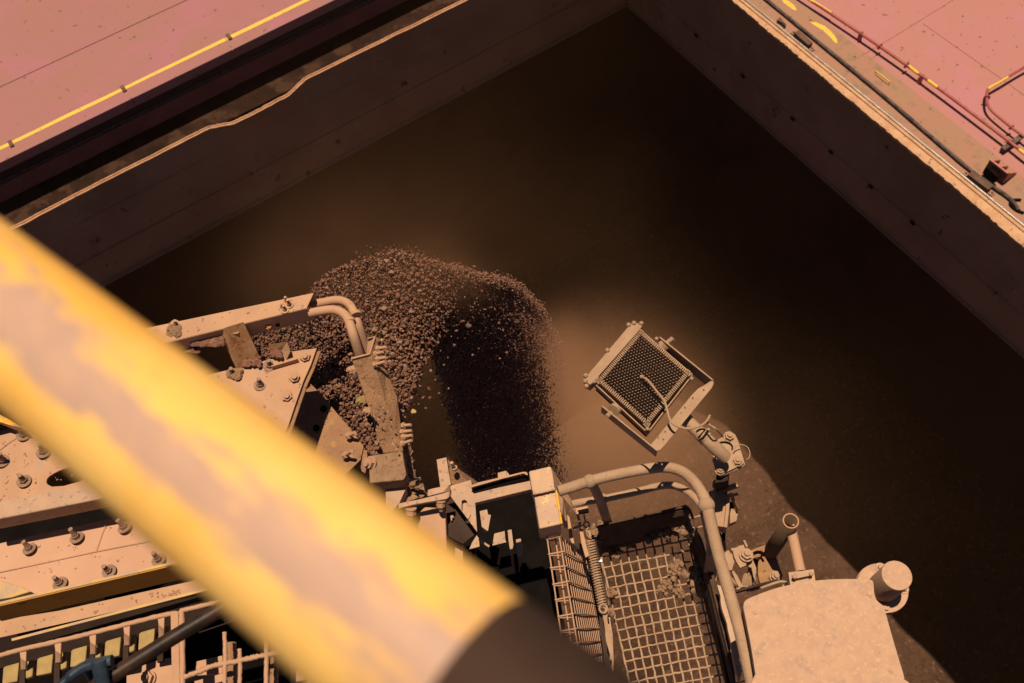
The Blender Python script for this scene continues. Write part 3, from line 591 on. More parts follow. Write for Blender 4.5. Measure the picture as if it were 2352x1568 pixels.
g2 = thing('wire_wrapped_frame', P(D1, 1700, 650, 4.6), 'twisted wire frame with tan panels beside the yellow rail, bottom left of centre', 'frame')
rope = [(1285, 770), (1400, 730), (1520, 680), (1680, 650), (1830, 615), (1960, 590), (2110, 555)]
MB().tube(smooth_path(PL(D1, 4.0, *rope), 14), .011, 7, jit=.28).build('twisted_wire', TAN, g2)
for x0, y0, x1, y1, r in ((1292, 290, 1296, 830, .013), (1600, 440, 1598, 830, .009), (1705, 560, 1706, 830, .009), (1893, 430, 1895, 830, .010), (2205, 690, 2200, 830, .010)):
    MB().tube(smooth_path(PL(D1, 4.0, (x0, y0), ((x0+x1)/2+5, (y0+y1)/2), (x1, y1)), 10), r, 8, jit=.2).build('frame_wire', TAN, g2)
MB().tube(smooth_path(PL(D1, 4.0, (1285, 290), (1400, 262), (1560, 225), (1700, 190)), 8), .011, 8, jit=.15).build('frame_wire', TAN, g2)
for poly, h in (([(1390, 650), (1585, 605), (1585, 735), (1400, 750)], 4.4), ([(1410, 440), (1600, 375), (1590, 330), (1640, 285), (1690, 300), (1690, 345)], 4.3), ([(900, 830), (900, 720), (1130, 635), (1235, 618), (1240, 830)], 4.3), ([(2068, 600), (2700, 560), (2700, 900), (2068, 900)], 4.4), ([(1380, 790), (1700, 700), (1700, 760), (1400, 840)], 4.35)):
    MB().prism(PL(D1, h, *poly), DN*.02).build('tan_panel', PALE if h == 4.4 and poly[0][0] > 2000 else TAN, g2, .003)
bolt(g2, D1, (1050, 770), None, 4.29, 0, 1.3, 'nut')
MB().tube(PL(D1, 4.15, (1640, 520), (1655, 830)), .028, 8).build('brown_post', CAKED, g2); MB().tube(PL(D1, 4.15, (1960, 560), (1950, 830)), .02, 8).build('brown_post', CAKED, g2)
# hose with blue coupling
hs = thing('hydraulic_hose', P(D1, 1200, 520, 2.9), 'dark hose with a blue coupling crossing in front of the bar guard', 'hose')
MB().tube(smooth_path(PL(D1, 2.7, (1900, 60), (1640, 235), (1200, 500), (760, 780), (600, 890)), 6), .0215, 16).build('hose_body', HOSE, hs)
MB().tube(smooth_path(PL(D1, 2.65, (800, 640), (700, 660), (600, 690), (500, 760), (420, 830)), 6), [.016]*19+[.013]*6, 12).build('blue_elbow', BLUE, hs)
MB().cyl(P(D1, 700, 640, 2.63), P(D1, 740, 830, 2.68), .020, 16).build('coupling', BLUE, hs, .003)
MB().tube(smooth_path(PL(D1, 2.72, (660, 640), (640, 700), (700, 800), (760, 840)), 5), .018, 12).build('coupling', BLUE, hs)

# ------------------------------------------------------------------ centre bracket and crossbar
cb = thing('crossbar_bracket', P(D4, 900, 900, 4.3), 'bolted galvanised bracket with slotted plate carrying a crossbar', 'bracket')
MB().prism(PL(D4, 4.05, (606, 316), (735, 286), (765, 480), (795, 645), (655, 680)), DN*.008).build('upright_flange', TANG, cb, .001)
gs = MB().prism(PL(D4, 4.0, (738, 232, 3.96), (900, 395, 4.0), (1150, 616, 4.05), (1060, 650, 4.08), (795, 645, 4.1), (750, 290, 4.02)), DN*.008).build('gusset', CAKED, cb, .001)
bolt(gs, D4, (850, 440), (815, 360), 4.0, .05, 1.0, 'long')
slot = [P(D4, 968+math.cos(a)*36, 915+math.sin(a)*(28)+(50 if math.sin(a) > 0 else -45), 4.0) for a in [2*math.pi*i/16 for i in range(16)]]
MB().prism(PL(D4, 4.0, (786, 660), (1055, 580), (1068, 650), (1088, 760), (1112, 900), (1136, 1262), (935, 990), (778, 780)), DN*.008, [slot]).build('slotted_plate', TANG, cb, .001)
MB().prism(PL(D4, 4.03, (930, 840), (1010, 840), (1010, 1000), (930, 1000)), DN*.005).build('slot_backing', TANG, cb)
MB().prism(PL(D4, 3.99, (1040, 975), (1055, 1030), (1025, 1090), (1010, 1085), (1035, 1030)), DN*.004).build('washer_arc', TANG, cb)
MB().prism(PL(D4, 3.93, (108, 890), (400, 830), (770, 738), (772, 800), (740, 828), (300, 905), (110, 955)), DN*.02).build('clamp_bar', TANG, cb, .002)
MB().prism(PL(D4, 4.02, (488, 712), (560, 690), (775, 650), (700, 742), (488, 795)), DN*.03).build('back_block', TANG, cb, .003)
MB().prism(PL(D4, 3.99, (775, 652, 3.94), (790, 700), (790, 800), (700, 742, 4.0)), DN*.006).build('fold_plate', TAN, cb)
MB().prism(PL(D4, 4.12, (775, 780), (935, 1000), (1135, 1270), (950, 1420), (735, 1300), (730, 950), (740, 830)), DN*.01).build('shaded_web', BLKD, cb)  # dark sheet: shade under the clamp bar is put into the colour
for x, y, s_ in ((660, 900, 1.25), (272, 1000, 1.4)):
    A_ = P(D4, x, y-50, 3.95); B2 = P(D4, x, y+30, 3.97); B3 = P(D4, x+10, y+75, 3.99)
    MB().cyl(A_, A_.lerp(B2, .15), .018*s_, 16).hexa(A_.lerp(B2, .15), B2, .0165*s_).cyl(B2, B3, .010*s_, 12).build('bolt', TAN, cb, .001)
MB().hexa(P(D4, 800, 1045, 4.1), P(D4, 812, 1085, 4.1), .009).cyl(P(D4, 805, 1085, 4.1), P(D4, 800, 1115, 4.1), .004, 8).build('bolt', TAN, cb)
MB().prism(PL(D4, 4.05, (362, 1022), (455, 930), (600, 940), (720, 960), (735, 1300), (745, 1560), (360, 1560)), DN*.10).build('box_column', TAN, cb, .008)
MB().prism(PL(D4, 4.07, (1140, 1290), (1155, 1330), (1168, 1450), (1100, 1470), (1035, 1486), (1070, 1400)), DN*.006).build('lower_tab', TANG, cb)
MB().tube(PL(D4, 4.3, (1170, 1372), (1295, 1455)), .006, 8, jit=.3).build('wire_stub', TANG, cb)
MB().prism(PL(D4, 4.22, (850, 1380), (942, 1355), (955, 1700), (850, 1700)), DN*.05).build('lower_column', TAN, cb)
MB().prism(PL(D4, 4.0, (1078, 752), (1840, 590), (1850, 702), (1108, 882)), DN*.035).build('crossbar', TANG, cb, .002)
MB().prism(PL(D4, 3.99, (1060, 690), (1770, 512), (1800, 560), (1760, 580), (1090, 750)), DN*.004).build('ledge_inside_shade', BLK, cb)  # black sheet drawn for the shaded inside of the ledge
MB().prism(PL(D4, 3.95, (1038, 662), (1150, 615), (1450, 545), (1740, 475), (1780, 478), (1802, 510), (1790, 520), (1740, 497), (1450, 570), (1060, 680)), DN*.006).build('ledge_lip', TAN, cb, .001)
MB().prism(PL(D4, 3.96, (1405, 488), (1515, 462), (1530, 545), (1410, 562)), DN*.012).prism(PL(D4, 3.963, (1520, 464), (1560, 520), (1530, 540)), DN*.03).build('top_lug', TANG, cb, .001)
for poly, h in (([(1170, 990), (1265, 968), (1280, 1035), (1315, 1040), (1278, 1245), (1205, 1258)], 4.6), ([(1360, 1285), (1495, 1250), (1505, 1370), (1518, 1395), (1335, 1440)], 4.7), ([(1535, 1240), (1585, 1230), (1610, 1430), (1580, 1568), (1550, 1400)], 4.7), ([(1645, 1360), (1705, 1348), (1715, 1415), (1735, 1420), (1710, 1568), (1665, 1568), (1645, 1420)], 4.7)):
    MB().prism(PL(D4, h, *poly), DN*.012).build('sun_fleck_tab', TANG, cb)  # flecks of sunlight made as tan tabs over the black interior
for poly in ([(450, 790), (490, 762), (515, 762), (518, 810), (450, 808)], [(510, 770), (530, 800), (545, 870), (525, 900), (510, 850)], [(520, 830), (548, 828), (545, 872)]):
    MB().prism(PL(C5, 4.7, *poly[::1]), DN*.012).build('sun_fleck_tab', TANG, cb)  # more sunlight flecks shaped as tabs
# box post with side plate
bp = thing('box_post', P(D4, 2020, 800, 4.2), 'square dusty box post with yellowish welded edges at the end of the crossbar', 'post')
MB().prism(PL(D4, 3.90, (1812, 466), (2095, 400), (2120, 470), (2152, 692), (1872, 762), (1850, 700)), DN*.12).build('post_cap', YELB, bp, .006)
MB().prism(PL(D4, 3.925, (1880, 790), (2162, 712), (2200, 930), (2238, 1155), (1950, 1220), (1912, 1000)), DN*.15).build('post_face', YELB, bp, .006)
MB().tube(smooth_path(PL(D4, 3.905, (1868, 762), (1960, 748), (2060, 722), (2155, 700)), 6), .007, 8, jit=.25).build('weld_bead', YELB, bp)
MB().tube(PL(D4, 3.915, (2168, 720), (2205, 930), (2240, 1155)), .005, 8).build('yellow_edge', YEL, bp)
MB().prism(PL(D4, 3.95, (2098, 402, 3.905), (2200, 570, 4.0), (2360, 830, 4.1), (2460, 1000, 4.15), (2450, 1050, 4.16), (2250, 800, 4.05), (2160, 705, 3.95)), DN*.008).build('side_plate', TAN, bp, .001)
MB().prism(PL(D4, 3.98, (2165, 712, 3.95), (2260, 830), (2320, 1190, 4.05), (2300, 1220, 4.05), (2238, 1160, 3.95)), DN*.006).build('side_face', TAN, bp, .001)
# mesh guard
mg = thing('mesh_guard', P(D5, 450, 900, 4.6), 'welded wire mesh guard bent along the box post, seen edge-on', 'mesh guard')
def lerp2(a, b, t): return (a[0]*(1-t)+b[0]*t, a[1]*(1-t)+b[1]*t)
wl_, wm_, wr_ = ((205, 330), (350, 1330)), ((285, 330), (450, 1420)), ((335, 390), (510, 1420))
WR = .0036
for (a, b) in (wl_, wr_): MB().tube([P(D5, *lerp2(a, b, t), 4.05) for t in np.linspace(0, 1.15, 14)], WR, 7, jit=.08).build('long_wire', TAN, mg)
MB().tube([P(D5, *lerp2(*wm_, t), 4.12) for t in np.linspace(0, 1.15, 12)], WR, 7).build('long_wire', TAN, mg)
rungs = [((205, 438), (350, 406), (600, 560)), ((228, 588), (378, 560), (605, 668)), ((246, 724), (398, 703), (632, 815)), ((270, 888), (428, 856), (660, 925)), ((295, 1042), (446, 1010), (682, 1050)), ((322, 1208), (475, 1178), (715, 1190)), ((350, 1352), (500, 1328), (740, 1310)), ((378, 1490), (530, 1465), (765, 1440)), ((405, 1630), (560, 1600), (790, 1570))]
rung_end = [(600, 560), (612, 675), (635, 812), (662, 940), (685, 1062), (715, 1190), (738, 1315), (762, 1440), (785, 1560)]
for i, (a, b, c_) in enumerate(rungs):
    MB().tube([P(D5, *a, 4.045), P(D5, *b, 4.045)], WR, 7).build('rung', TAN, mg)
    MB().tube([P(D5, a[0]+20, a[1]+12, 4.12), P(D5, b[0]-15, b[1]+38, 4.14)], WR*.8, 6).build('rung', TAN, mg)
    if i: MB().tube(smooth_path([P(D5, *b, 4.045), P(D5, *lerp2(b, rung_end[i], .5), 4.2), P(D5, rung_end[i][0], rung_end[i][1]+10, 4.4)], 4), WR, 7, jit=.1).build('rung', TAN, mg)
top0, bot0 = (340, 400), (560, 1700); top1, bot1 = (590, 560), (800, 1650)
for j in range(1, 13):
    f = (j/12)**.85
    a = lerp2(top0, top1, f); b = lerp2(bot0, bot1, f); h = 4.045+.355*f
    MB().tube([P(D5, *lerp2(a, b, t), h+.008) for t in np.linspace(0, 1, 16)], WR*(.8-.15*f), 6, jit=.12).build('long_wire', TAN, mg)
# frame and strips behind mesh
MB().prism(PL(D5, 4.45, (560, 480), (640, 600), (700, 850), (780, 1250), (840, 1650), (800, 1700), (560, 1700), (480, 1250), (400, 700), (380, 450)), DN*.01).build('shade_backing_panel', BLKD, mg)  # panel coloured dark for the shade between the wires
MB().prism(PL(D5, 4.2, (640, 440), (700, 420), (760, 700), (800, 900), (830, 1100), (790, 1110), (700, 880), (650, 620)), DN*.006).build('shade_strip', BLKD, mg)  # dark strip drawn for shade beside the mesh
MB().prism(rough_edge(PL(D5, 4.18, (715, 1090), (770, 1170), (820, 1568), (870, 1800), (810, 1800), (775, 1568)), 4, .004), DN*.03).build('rubber_edge', BLKD, mg)
MB().prism(rough_edge(PL(D5, 4.15, (765, 1160), (820, 1170), (840, 1400), (875, 1620), (850, 1640), (800, 1400)), 4, .004), DN*.02).build('edge_strip', PALE, mg)
MB().prism(PL(D5, 4.08, (500, 128), (620, 105), (628, 125), (520, 150), (535, 185), (590, 420), (640, 600), (600, 620), (560, 480), (530, 280)), DN*.006).build('hook_plate', TAN, mg, .001)
MB().prism(PL(D5, 4.085, (520, 150), (628, 126), (635, 160), (530, 178)), DN*.02).build('hook_shade', BLK, mg)  # black sheet drawn for the shade under the hook plate
MB().cyl(P(D5, 480, 338, 4.05), P(D5, 560, 302, 4.05), .0085, 12).hexa(P(D5, 545, 308, 4.05), P(D5, 562, 300, 4.05), .014).build('pin', TAN, mg)
MB().prism(PL(D5, 4.12, (415, 190), (440, 215), (490, 480), (465, 475), (440, 420)), DN*.01).build('link_plate', TAN, mg, .001)
# coil spring
cs = thing('coil_spring', P(D5, 705, 780, 4.15), 'long dusty coil spring hooked beside the mesh tray', 'spring')
A_, B2 = P(D5, 642, 440, 4.08), P(D5, 768, 1098, 4.14); ax = (B2-A_).normalized(); xx = ax.cross(UP).normalized(); yy = ax.cross(xx)
N_ = 25; pts = [A_.lerp(B2, i/(N_*14))+(xx*math.cos(2*math.pi*i/14)+yy*math.sin(2*math.pi*i/14))*.0195 for i in range(N_*14+1)]
MB().tube(pts, .0034, 6).build('coil', PALE, cs)
def ringpts(c, r, k=16, ph=0): return [c+(xx*math.cos(ph+2*math.pi*i/k)+ax*math.sin(ph+2*math.pi*i/k))*r for i in range(k+1)]
MB().tube(ringpts(P(D5, 610, 292, 4.07), .0125), .004, 7).build('eye_bolt', PALE, cs); MB().cyl(P(D5, 582, 175, 4.07), P(D5, 600, 265, 4.07), .0035, 8).build('eye_bolt_shank', PALE, cs)
MB().tube(smooth_path([P(D5, 630, 320, 4.07), P(D5, 610, 350, 4.07), P(D5, 622, 400, 4.08), P(D5, 660, 430, 4.08)], 5), .004, 7).build('hook', PALE, cs)
MB().tube(ringpts(P(D5, 778, 1130, 4.13), .017), .005, 7, jit=.2).tube(ringpts(P(D5, 770, 1140, 4.14), .014), .005, 7, jit=.2).build('hook', PALE, cs)
MB().hexa(P(D5, 748, 656, 4.10), P(D5, 764, 654, 4.10), .008).cyl(P(D5, 722, 660, 4.10), P(D5, 748, 656, 4.10), .0045, 8).build('bright_nut', STEEL, cs)

# ------------------------------------------------------------------ handrail
hr = thing('handrail', P(C6, 600, 300, 4.5), 'dust-caked tubular handrail with ball joints around the mesh tray', 'handrail')
tr = [(-75, 354), (-10, 334), (120, 292), (250, 258), (430, 222), (560, 203), (640, 206), (720, 236), (790, 300), (838, 375), (865, 445), (890, 560), (940, 760), (1010, 1010), (1080, 1260), (1150, 1568), (1200, 1800)]
MB().tube(smooth_path(PL(C6, 3.7, *tr), 8), [.0228]*(8*9)+[.0243]*(8*7+1), 18, jit=.018).build('top_rail', PALE, hr)
MB().ball(P(C6, 122, 292, 3.7), .0305, 24, 16).build('ball_joint', PALE, hr); MB().ball(P(C6, 862, 443, 3.7), .035, 24, 16).build('ball_joint', PALE, hr)
mr = [(10, 437, 3.94), (60, 425, 3.94), (215, 400, 3.94), (400, 362, 3.94), (560, 322, 3.94), (650, 318, 3.94), (720, 342, 3.94), (780, 388, 3.94), (830, 450, 3.94), (860, 560, 3.97), (900, 760, 4.0)]
MB().tube(smooth_path(PL(C6, 3.94, *mr), 8), .0166, 14, jit=.02).build('mid_rail', PALE, hr)
MB().tube(smooth_path(PL(C6, 4.1, (135, 300, 3.7), (170, 370, 3.84), (200, 440, 4.02), (240, 555, 4.35)), 6), [.020]*6+[.021]*6+[.022]*7, 16, jit=.02).build('rail_post', PALE, hr)
MB().ball(P(C6, 208, 402, 3.94), .024, 14, 8, jit=.05).build('rail_joint', PALE, hr)
MB().tube(smooth_path(PL(C6, 4.25, (868, 480, 3.75), (905, 700, 4.0), (880, 900, 4.4), (850, 1020, 4.45)), 6), .030, 12).build('rail_post', PALE, hr)
MB().prism(rough_edge(PL(C6, 4.14, (935, 950), (975, 965), (1010, 1120), (1060, 1330), (1085, 1500), (1070, 1560), (1030, 1400), (1000, 1230), (960, 1080)), 4, .003), DN*.03).build('rusty_strip', YELB, hr, .002)
MB().prism(PL(C6, 4.35, (840, 800), (930, 930), (990, 1250), (1060, 1650), (1020, 1700), (960, 1400), (900, 1100)), DN*.01).build('toe_plate', BLKD, hr)

# ------------------------------------------------------------------ mesh tray
mt = thing('mesh_tray', P(C6, 550, 1000, 4.6), 'wire mesh tray crusted with dried dust, inside the handrail', 'tray')
TH = 4.5
def gx(i, y):  # long wires
    x0 = 150+57.5*i; return x0+(y-560)*.225
for i in range(14):
    MB().tube([P(C6, gx(i, y)+random.uniform(-3, 3), y, TH) for y in np.arange(560, 1800, 26)], [.0040*random.uniform(.85, 1.5) for _ in np.arange(560, 1800, 26)], 7, jit=.15).build('mesh_wire', MUD if i % 3 == 5 else PALE, mt)
for j in range(19):
    yb = 640+66*j
    a_ = gx(-.3, yb); xs_ = np.arange(0, 13.3*57.5, 24)
    MB().tube([P(C6, gx(0, yb)+x, yb-x*.20+random.uniform(-3, 3), TH-.004) for x in xs_], [.0037*random.uniform(.85, 1.5) for _ in xs_], 7, jit=.15).build('mesh_wire', PALE, mt)
MB().prism(rough_edge(PL(C6, 4.3, (170, 582, 4.25), (460, 512, 4.25), (745, 445, 4.25), (760, 470, 4.26), (735, 600, 4.46), (560, 640, 4.47), (380, 690, 4.47), (190, 745, 4.47)), 6, .006), DN*.02).build('back_lip', MUDK, mt)
MB().tube(PL(C6, 4.24, (165, 582), (460, 512), (735, 447), (760, 475), (800, 590)), .006, 8, jit=.2).build('lip_edge', MUDK, mt)
MB().prism(rough_edge(PL(C6, 4.3, (800, 570, 4.25), (850, 640, 4.25), (930, 950, 4.25), (1010, 1300, 4.25), (1060, 1600, 4.25), (1000, 1600, 4.4), (900, 1250, 4.45), (850, 950, 4.47), (760, 700, 4.47)), 5, .005), DN*.02).build('side_lip', MUDK, mt)
MB().prism(rough_edge(PL(C6, 4.42, (110, 600), (185, 590), (195, 700), (215, 900), (250, 1100), (280, 1500), (250, 1500), (215, 1080), (150, 760)), 5, .004), DN*.015).build('side_lip', PALE, mt)
def clump(c, pts, spread, r, n, h, label):
    t = []
    for (x, y) in pts:
        for _ in range(n): t.append(P(c, x+random.gauss(0, spread), y+random.gauss(0, spread), h+random.uniform(-.01, .02)))
    o = lumps('mud_clump', MUD, None, t, r); tag(o, label, 'mud'); return o
clump(C6, [(690, 830), (655, 860), (740, 890), (800, 850), (820, 900)], 16, .016, 9, 4.44, 'biggest mud clump stuck on the tray near its right side')
clump(C6, [(600, 940), (640, 930), (670, 980), (700, 1000), (580, 985)], 13, .012, 8, 4.46, 'crumbly mud ridge lying on the mesh below the biggest clump')
clump(C6, [(720, 560), (740, 600), (680, 590), (600, 620), (560, 600), (520, 640)], 18, .018, 12, 4.42, 'shaded mud stuck along the back lip of the tray')
clump(C6, [(250, 700), (300, 690), (350, 680), (390, 690), (290, 740)], 14, .013, 12, 4.45, 'mud crust in the back left corner of the tray')
clump(C6, [(820, 960), (840, 1000), (800, 920), (860, 940)], 14, .020, 12, 4.42, 'rounded mud cake against the tray right lip')
clump(C6, [(250, 980), (235, 1010), (225, 1060), (255, 1120), (270, 1000)], 9, .012, 10, 4.4, 'mud crumbs beside the foot of the coil spring')
clump(C6, [(150, 600), (180, 640), (165, 690), (200, 560)], 12, .013, 12, 4.35, 'pale mud at the tray corner next to the spring eye')

# ------------------------------------------------------------------ floodlight
fl = thing('floodlight', P(C4, 850, 640, 3.62), 'dusty floodlight seen from behind, its finned back and U bracket facing up', 'floodlight')
FH = 3.47
cA, cB, cC, cD = [P(C4, x, y, FH) for x, y in ((812, 222), (1245, 592), (880, 1062), (440, 655))]
def bil(u, v, dz=0): return cA.lerp(cB, u).lerp(cD.lerp(cC, u), v)+UP*dz   # u along A-B, v along A-D
MB().prism([bil(.02, .02, -.045), bil(.98, .02, -.045), bil(.98, .98, -.045), bil(.02, .98, -.045)], DN*.05).build('housing', BLK, fl, .004)  # black, so shade between the fins sits in its colour
uu = (cB-cA).normalized(); vv = (cD-cA).normalized(); LU = (cB-cA).length; LV = (cD-cA).length
q = MB(); ru, rv = 20, 24
rowd = (P(C4, 900, 600, FH)-P(C4, 800, 590, FH)).normalized(); rown = UP.cross(rowd)
for i in range(ru):
    for j in range(rv):
        u = .06+(i+(.5 if j % 2 else 0))/ru*.90; v = .055+j/(rv-1)*.89
        if u > .95: continue
        q.box(bil(u, v, -.022+random.uniform(-.0008, .0008)), rowd*.0034, rown*.0009, UP*.022)
q.build('pin_fins', TANG, fl, kind='stuff')
def fin_row(p, dvec, inward, L, n):
    for i in range(n):
        c_ = p+dvec*(L*(i+.5)/n); MB().box(c_+inward*.008+DN*.02, inward*.009, dvec*.0022, UP*.021).build('fin', PALE, fl)
fin_row(bil(.03, .0), vv, uu, LV, 36); fin_row(bil(.97, .0, 0), vv, -uu, LV, 36); fin_row(bil(0, .02), uu, vv, LU, 34); fin_row(bil(0, .97), uu, -vv, LU, 34)
for a_, b_ in ((bil(0, -.01), bil(1, -.01)), (bil(1.0, 0), bil(1.0, 1)), (bil(0, 1.0), bil(1, 1.0))): MB().bar(a_+DN*.035, b_+DN*.035, .006, .03).build('housing_edge', PALE, fl, .002)
MB().prism(PL(C4, FH-.004, (740, 188), (790, 180), (838, 205), (812, 240), (445, 655), (410, 690), (365, 660), (375, 620)), DN*.06).build('front_frame', PALE, fl, .004)
for x, y in ((722, 202), (548, 410), (372, 616), (368, 662), (378, 702), (765, 188), (825, 190)): MB().ball(P(C4, x, y, FH-.004), .0105, 12, 8, (1, 1, 1.2)).build('frame_lug', PALE, fl)
for x, y in ((950, 315), (1235, 640), (875, 1050), (440, 665)): MB().ball(P(C4, x, y, FH+.005), .009, 10, 6).build('corner_lug', PALE, fl)
BH = 3.50
def arm(a, b, drop, nm='bracket_arm', m=PALE, th=.006):
    A_, B2 = P(C4, *a, BH-.03), P(C4, *b, BH-.03); d_ = (B2-A_).normalized(); s_ = d_.cross(UP)*th; MB().prism([A_, B2, B2+s_, A_+s_], DN*drop).build(nm, m, fl, .001)
arm((978, 295), (1412, 645), .075); arm((508, 858), (960, 1222), .06)
MB().prism(PL(C4, BH-.02, (1412, 645), (1416, 680), (1400, 715), (1010, 1190), (975, 1225), (940, 1222), (898, 1185), (1240, 770), (1290, 720), (1345, 690), (1390, 660)), DN*.006,
           [[P(C4, x+math.cos(a)*7*sx, y+math.sin(a)*9, BH-.02) for a in [2*math.pi*i/8 for i in range(8)]] for x, y, sx in ((1335, 733, 1), (1245, 800, 1), (1182, 878, 1), (1150, 922, .5), (1020, 1075, 1), (1005, 1138, 1), (962, 1125, .7))]).build('bracket_base', PALE, fl, .001)
for (x, y), (x2, y2) in (((1065, 325), (1015, 365)), ((555, 940), (605, 895))):
    a_ = P(C4, x, y, BH-.02); b_ = P(C4, x2, y2, BH); d_ = (b_-a_).normalized()
    MB().cyl(a_-d_*.012, a_+d_*.02, .010, 14).build('pivot_knob', PALE, fl, .002); MB().cyl(b_-d_*.006, b_+d_*.012, .026, 22).build('pivot_disc', PALE, fl, .002)
cbl = thing('power_cable', P(C4, 1050, 940, 3.45), 'thin dusty power cable looping from the back of the floodlight', 'cable')
MB().tube(smooth_path(PL(C4, 3.42, (828, 625, 3.46), (880, 655), (950, 742), (1010, 820), (1038, 900), (1055, 965), (1100, 1018), (1200, 1048), (1300, 1028), (1360, 985), (1385, 938)), 7), .0052, 8).build('cable_run', PALE, cbl)
MB().tube(smooth_path(PL(C4, 3.45, (1360, 990), (1385, 1018), (1440, 1055), (1490, 1112, 3.6)), 6), .0042, 8).build('cable_run', PALE, cbl)
MB().ball(P(C4, 828, 625, 3.455), .009, 10, 6).build('cable_gland', PALE, cbl)
lp = thing('lamp_pole', P(C4, 1500, 1250, 4.2), 'dusty tubular lamp pole with a bolted square plate under the floodlight', 'pole')
MB().tube(PL(C4, 3.56, (1170, 945), (1215, 1000), (1320, 1100), (1420, 1195), (1510, 1280, 3.62)), .0275, 20).build('pole_tube', PALE, lp)
MB().cyl(P(C4, 1305, 1085, 3.56), P(C4, 1360, 1138, 3.56), .0305, 20).build('collar', PALE, lp, .002)
MB().tube(smooth_path([P(C4, 1275, 1068, 3.53), P(C4, 1310, 1050, 3.525), P(C4, 1345, 1055, 3.53), P(C4, 1330, 1075, 3.53), P(C4, 1290, 1120, 3.53)], 5), .003, 6).build('slot_shadow_gap', BLK, lp)
for x, y in ((1310, 1140), (1372, 1058)): MB().ball(P(C4, x, y, 3.54), .009, 10, 6).build('set_screw', PALE, lp)
pp2 = MB().prism(PL(C4, 3.70, (1432, 1145), (1550, 1082), (1590, 1090), (1610, 1130), (1668, 1325), (1640, 1345), (1475, 1425), (1440, 1400), (1408, 1302)), DN*.012).build('base_plate', PALE, lp, .003)
MB().prism([p+DN*.016 for p in PL(C4, 3.70, (1445, 1160), (1560, 1090), (1602, 1096), (1622, 1132), (1680, 1330), (1650, 1352), (1480, 1430), (1450, 1405))], DN*.012).build('base_plate', PALE, lp, .003)
for x, y in ((1540, 1115), (1610, 1315), (1467, 1390)): bolt(pp2, C4, (x, y), None, 3.698, 0, .8, 'nut', m=PALE)
MB().tube(smooth_path(PL(C4, 3.66, (1580, 1215), (1600, 1192), (1640, 1178), (1690, 1198), (1712, 1245), (1705, 1285), (1680, 1302)), 6), .0022, 6).build('wire_loop', PALE, lp)
MB().tube(smooth_path([P(C4, 1500+70*math.cos(a), 1200+45*math.sin(a), 3.692) for a in np.linspace(-2.6, .4, 9)], 3), .0028, 6).build('arc_slot', BLK, lp)
MB().prism(PL(C4, 3.74, (1440, 1412), (1545, 1395), (1530, 1470), (1500, 1480), (1430, 1490)), P(C4, 1480, 1560, 4.25)-P(C4, 1480, 1440, 3.74)).build('square_stem', BLKD, lp)
# junction box
jb = thing('junction_box', P(D6, 250, 850, 4.3), 'dusty junction box with cooling fins behind the handrail ball joint', 'junction box')
MB().prism(PL(D6, 4.02, (186, 700), (290, 712), (282, 850), (268, 978), (216, 970), (190, 860)), DN*.09).build('box_body', PALE, jb, .003)
MB().prism(PL(D6, 4.01, (292, 712), (322, 705), (312, 860), (298, 982), (270, 978), (284, 850)), DN*.08).build('box_lid', PALE, jb, .003)
for i in range(14):
    a_ = P(D6, 322+i*4.3+4, 715+i*9.5, 4.03); MB().box(a_, (P(D6, 345, 705, 4.03)-P(D6, 322, 712, 4.03))*.22, V((.0026, 0, 0)), V((0, 0, .02))).build('fin', PALE, jb)
MB().prism(PL(D6, 4.08, (318, 775), (355, 770), (358, 815), (320, 822)), DN*.03).build('terminal', BLKD, jb, .002)
MB().prism(PL(D6, 4.06, (330, 825), (378, 850), (388, 850), (372, 930), (318, 950), (320, 870)), DN*.05).build('fin_block', PALE, jb, .003)
MB().bar(P(D6, 135, 722, 4.05), P(D6, 385, 640, 4.0), .022, .02).build('cross_bar', PALE, jb, .002)
MB().bar(P(D6, 322, 728, 4.0), P(D6, 388, 712, 4.0), .012, .012).build('cross_bar', PALE, jb, .001)
MB().prism(PL(D6, 4.02, (185, 600), (215, 590), (300, 600), (312, 640), (200, 690), (180, 640)), DN*.02).build('clamp_plate', PALE, jb, .004)
MB().tube(smooth_path(PL(D6, 4.15, (275, 985), (268, 1060), (275, 1165)), 5), .008, 8).build('cable', BLK, jb)
MB().tube(smooth_path(PL(D6, 4.15, (235, 1025), (262, 1075), (250, 1090)), 5), .004, 8).build('cable', BLK, jb)

# ------------------------------------------------------------------ mud-caked bracket, open tube, pale post
mb = thing('caked_bracket', P(D6, 500, 1300, 4.5), 'mud-caked bracket of torn plates left of the open tube', 'bracket')
for poly, h, m in (([(270, 1182), (308, 1165), (332, 1190), (365, 1230), (335, 1322), (300, 1330), (275, 1260)], 4.25, PALE), ([(332, 1150), (430, 1118), (442, 1150), (450, 1290), (400, 1310), (370, 1260), (345, 1190)], 4.22, PALE), ([(470, 1168), (618, 1120), (600, 1170), (560, 1215), (480, 1235)], 4.3, CAKED), ([(440, 1180), (480, 1180), (530, 1300), (522, 1420), (490, 1300), (455, 1290)], 4.25, PALE), ([(560, 1185), (690, 1215), (745, 1372), (735, 1400), (625, 1432), (560, 1440), (540, 1300)], 4.35, CAKED), ([(430, 1350), (480, 1340), (500, 1440), (440, 1480), (415, 1430)], 4.3, MUD), ([(330, 1330), (350, 1330), (440, 1470), (400, 1490)], 4.3, PALE)):
    MB().prism(rough_edge(PL(D6, h, *poly), 3, .003), DN*.015).build('plate', m, mb, .002)
bolt(mb, D6, (450, 1205), None, 4.21, 0, 1.1, 'nut', m=PALE); bolt(mb, D6, (683, 1378), None, 4.34, 0, 1.0, 'nut', m=PALE)
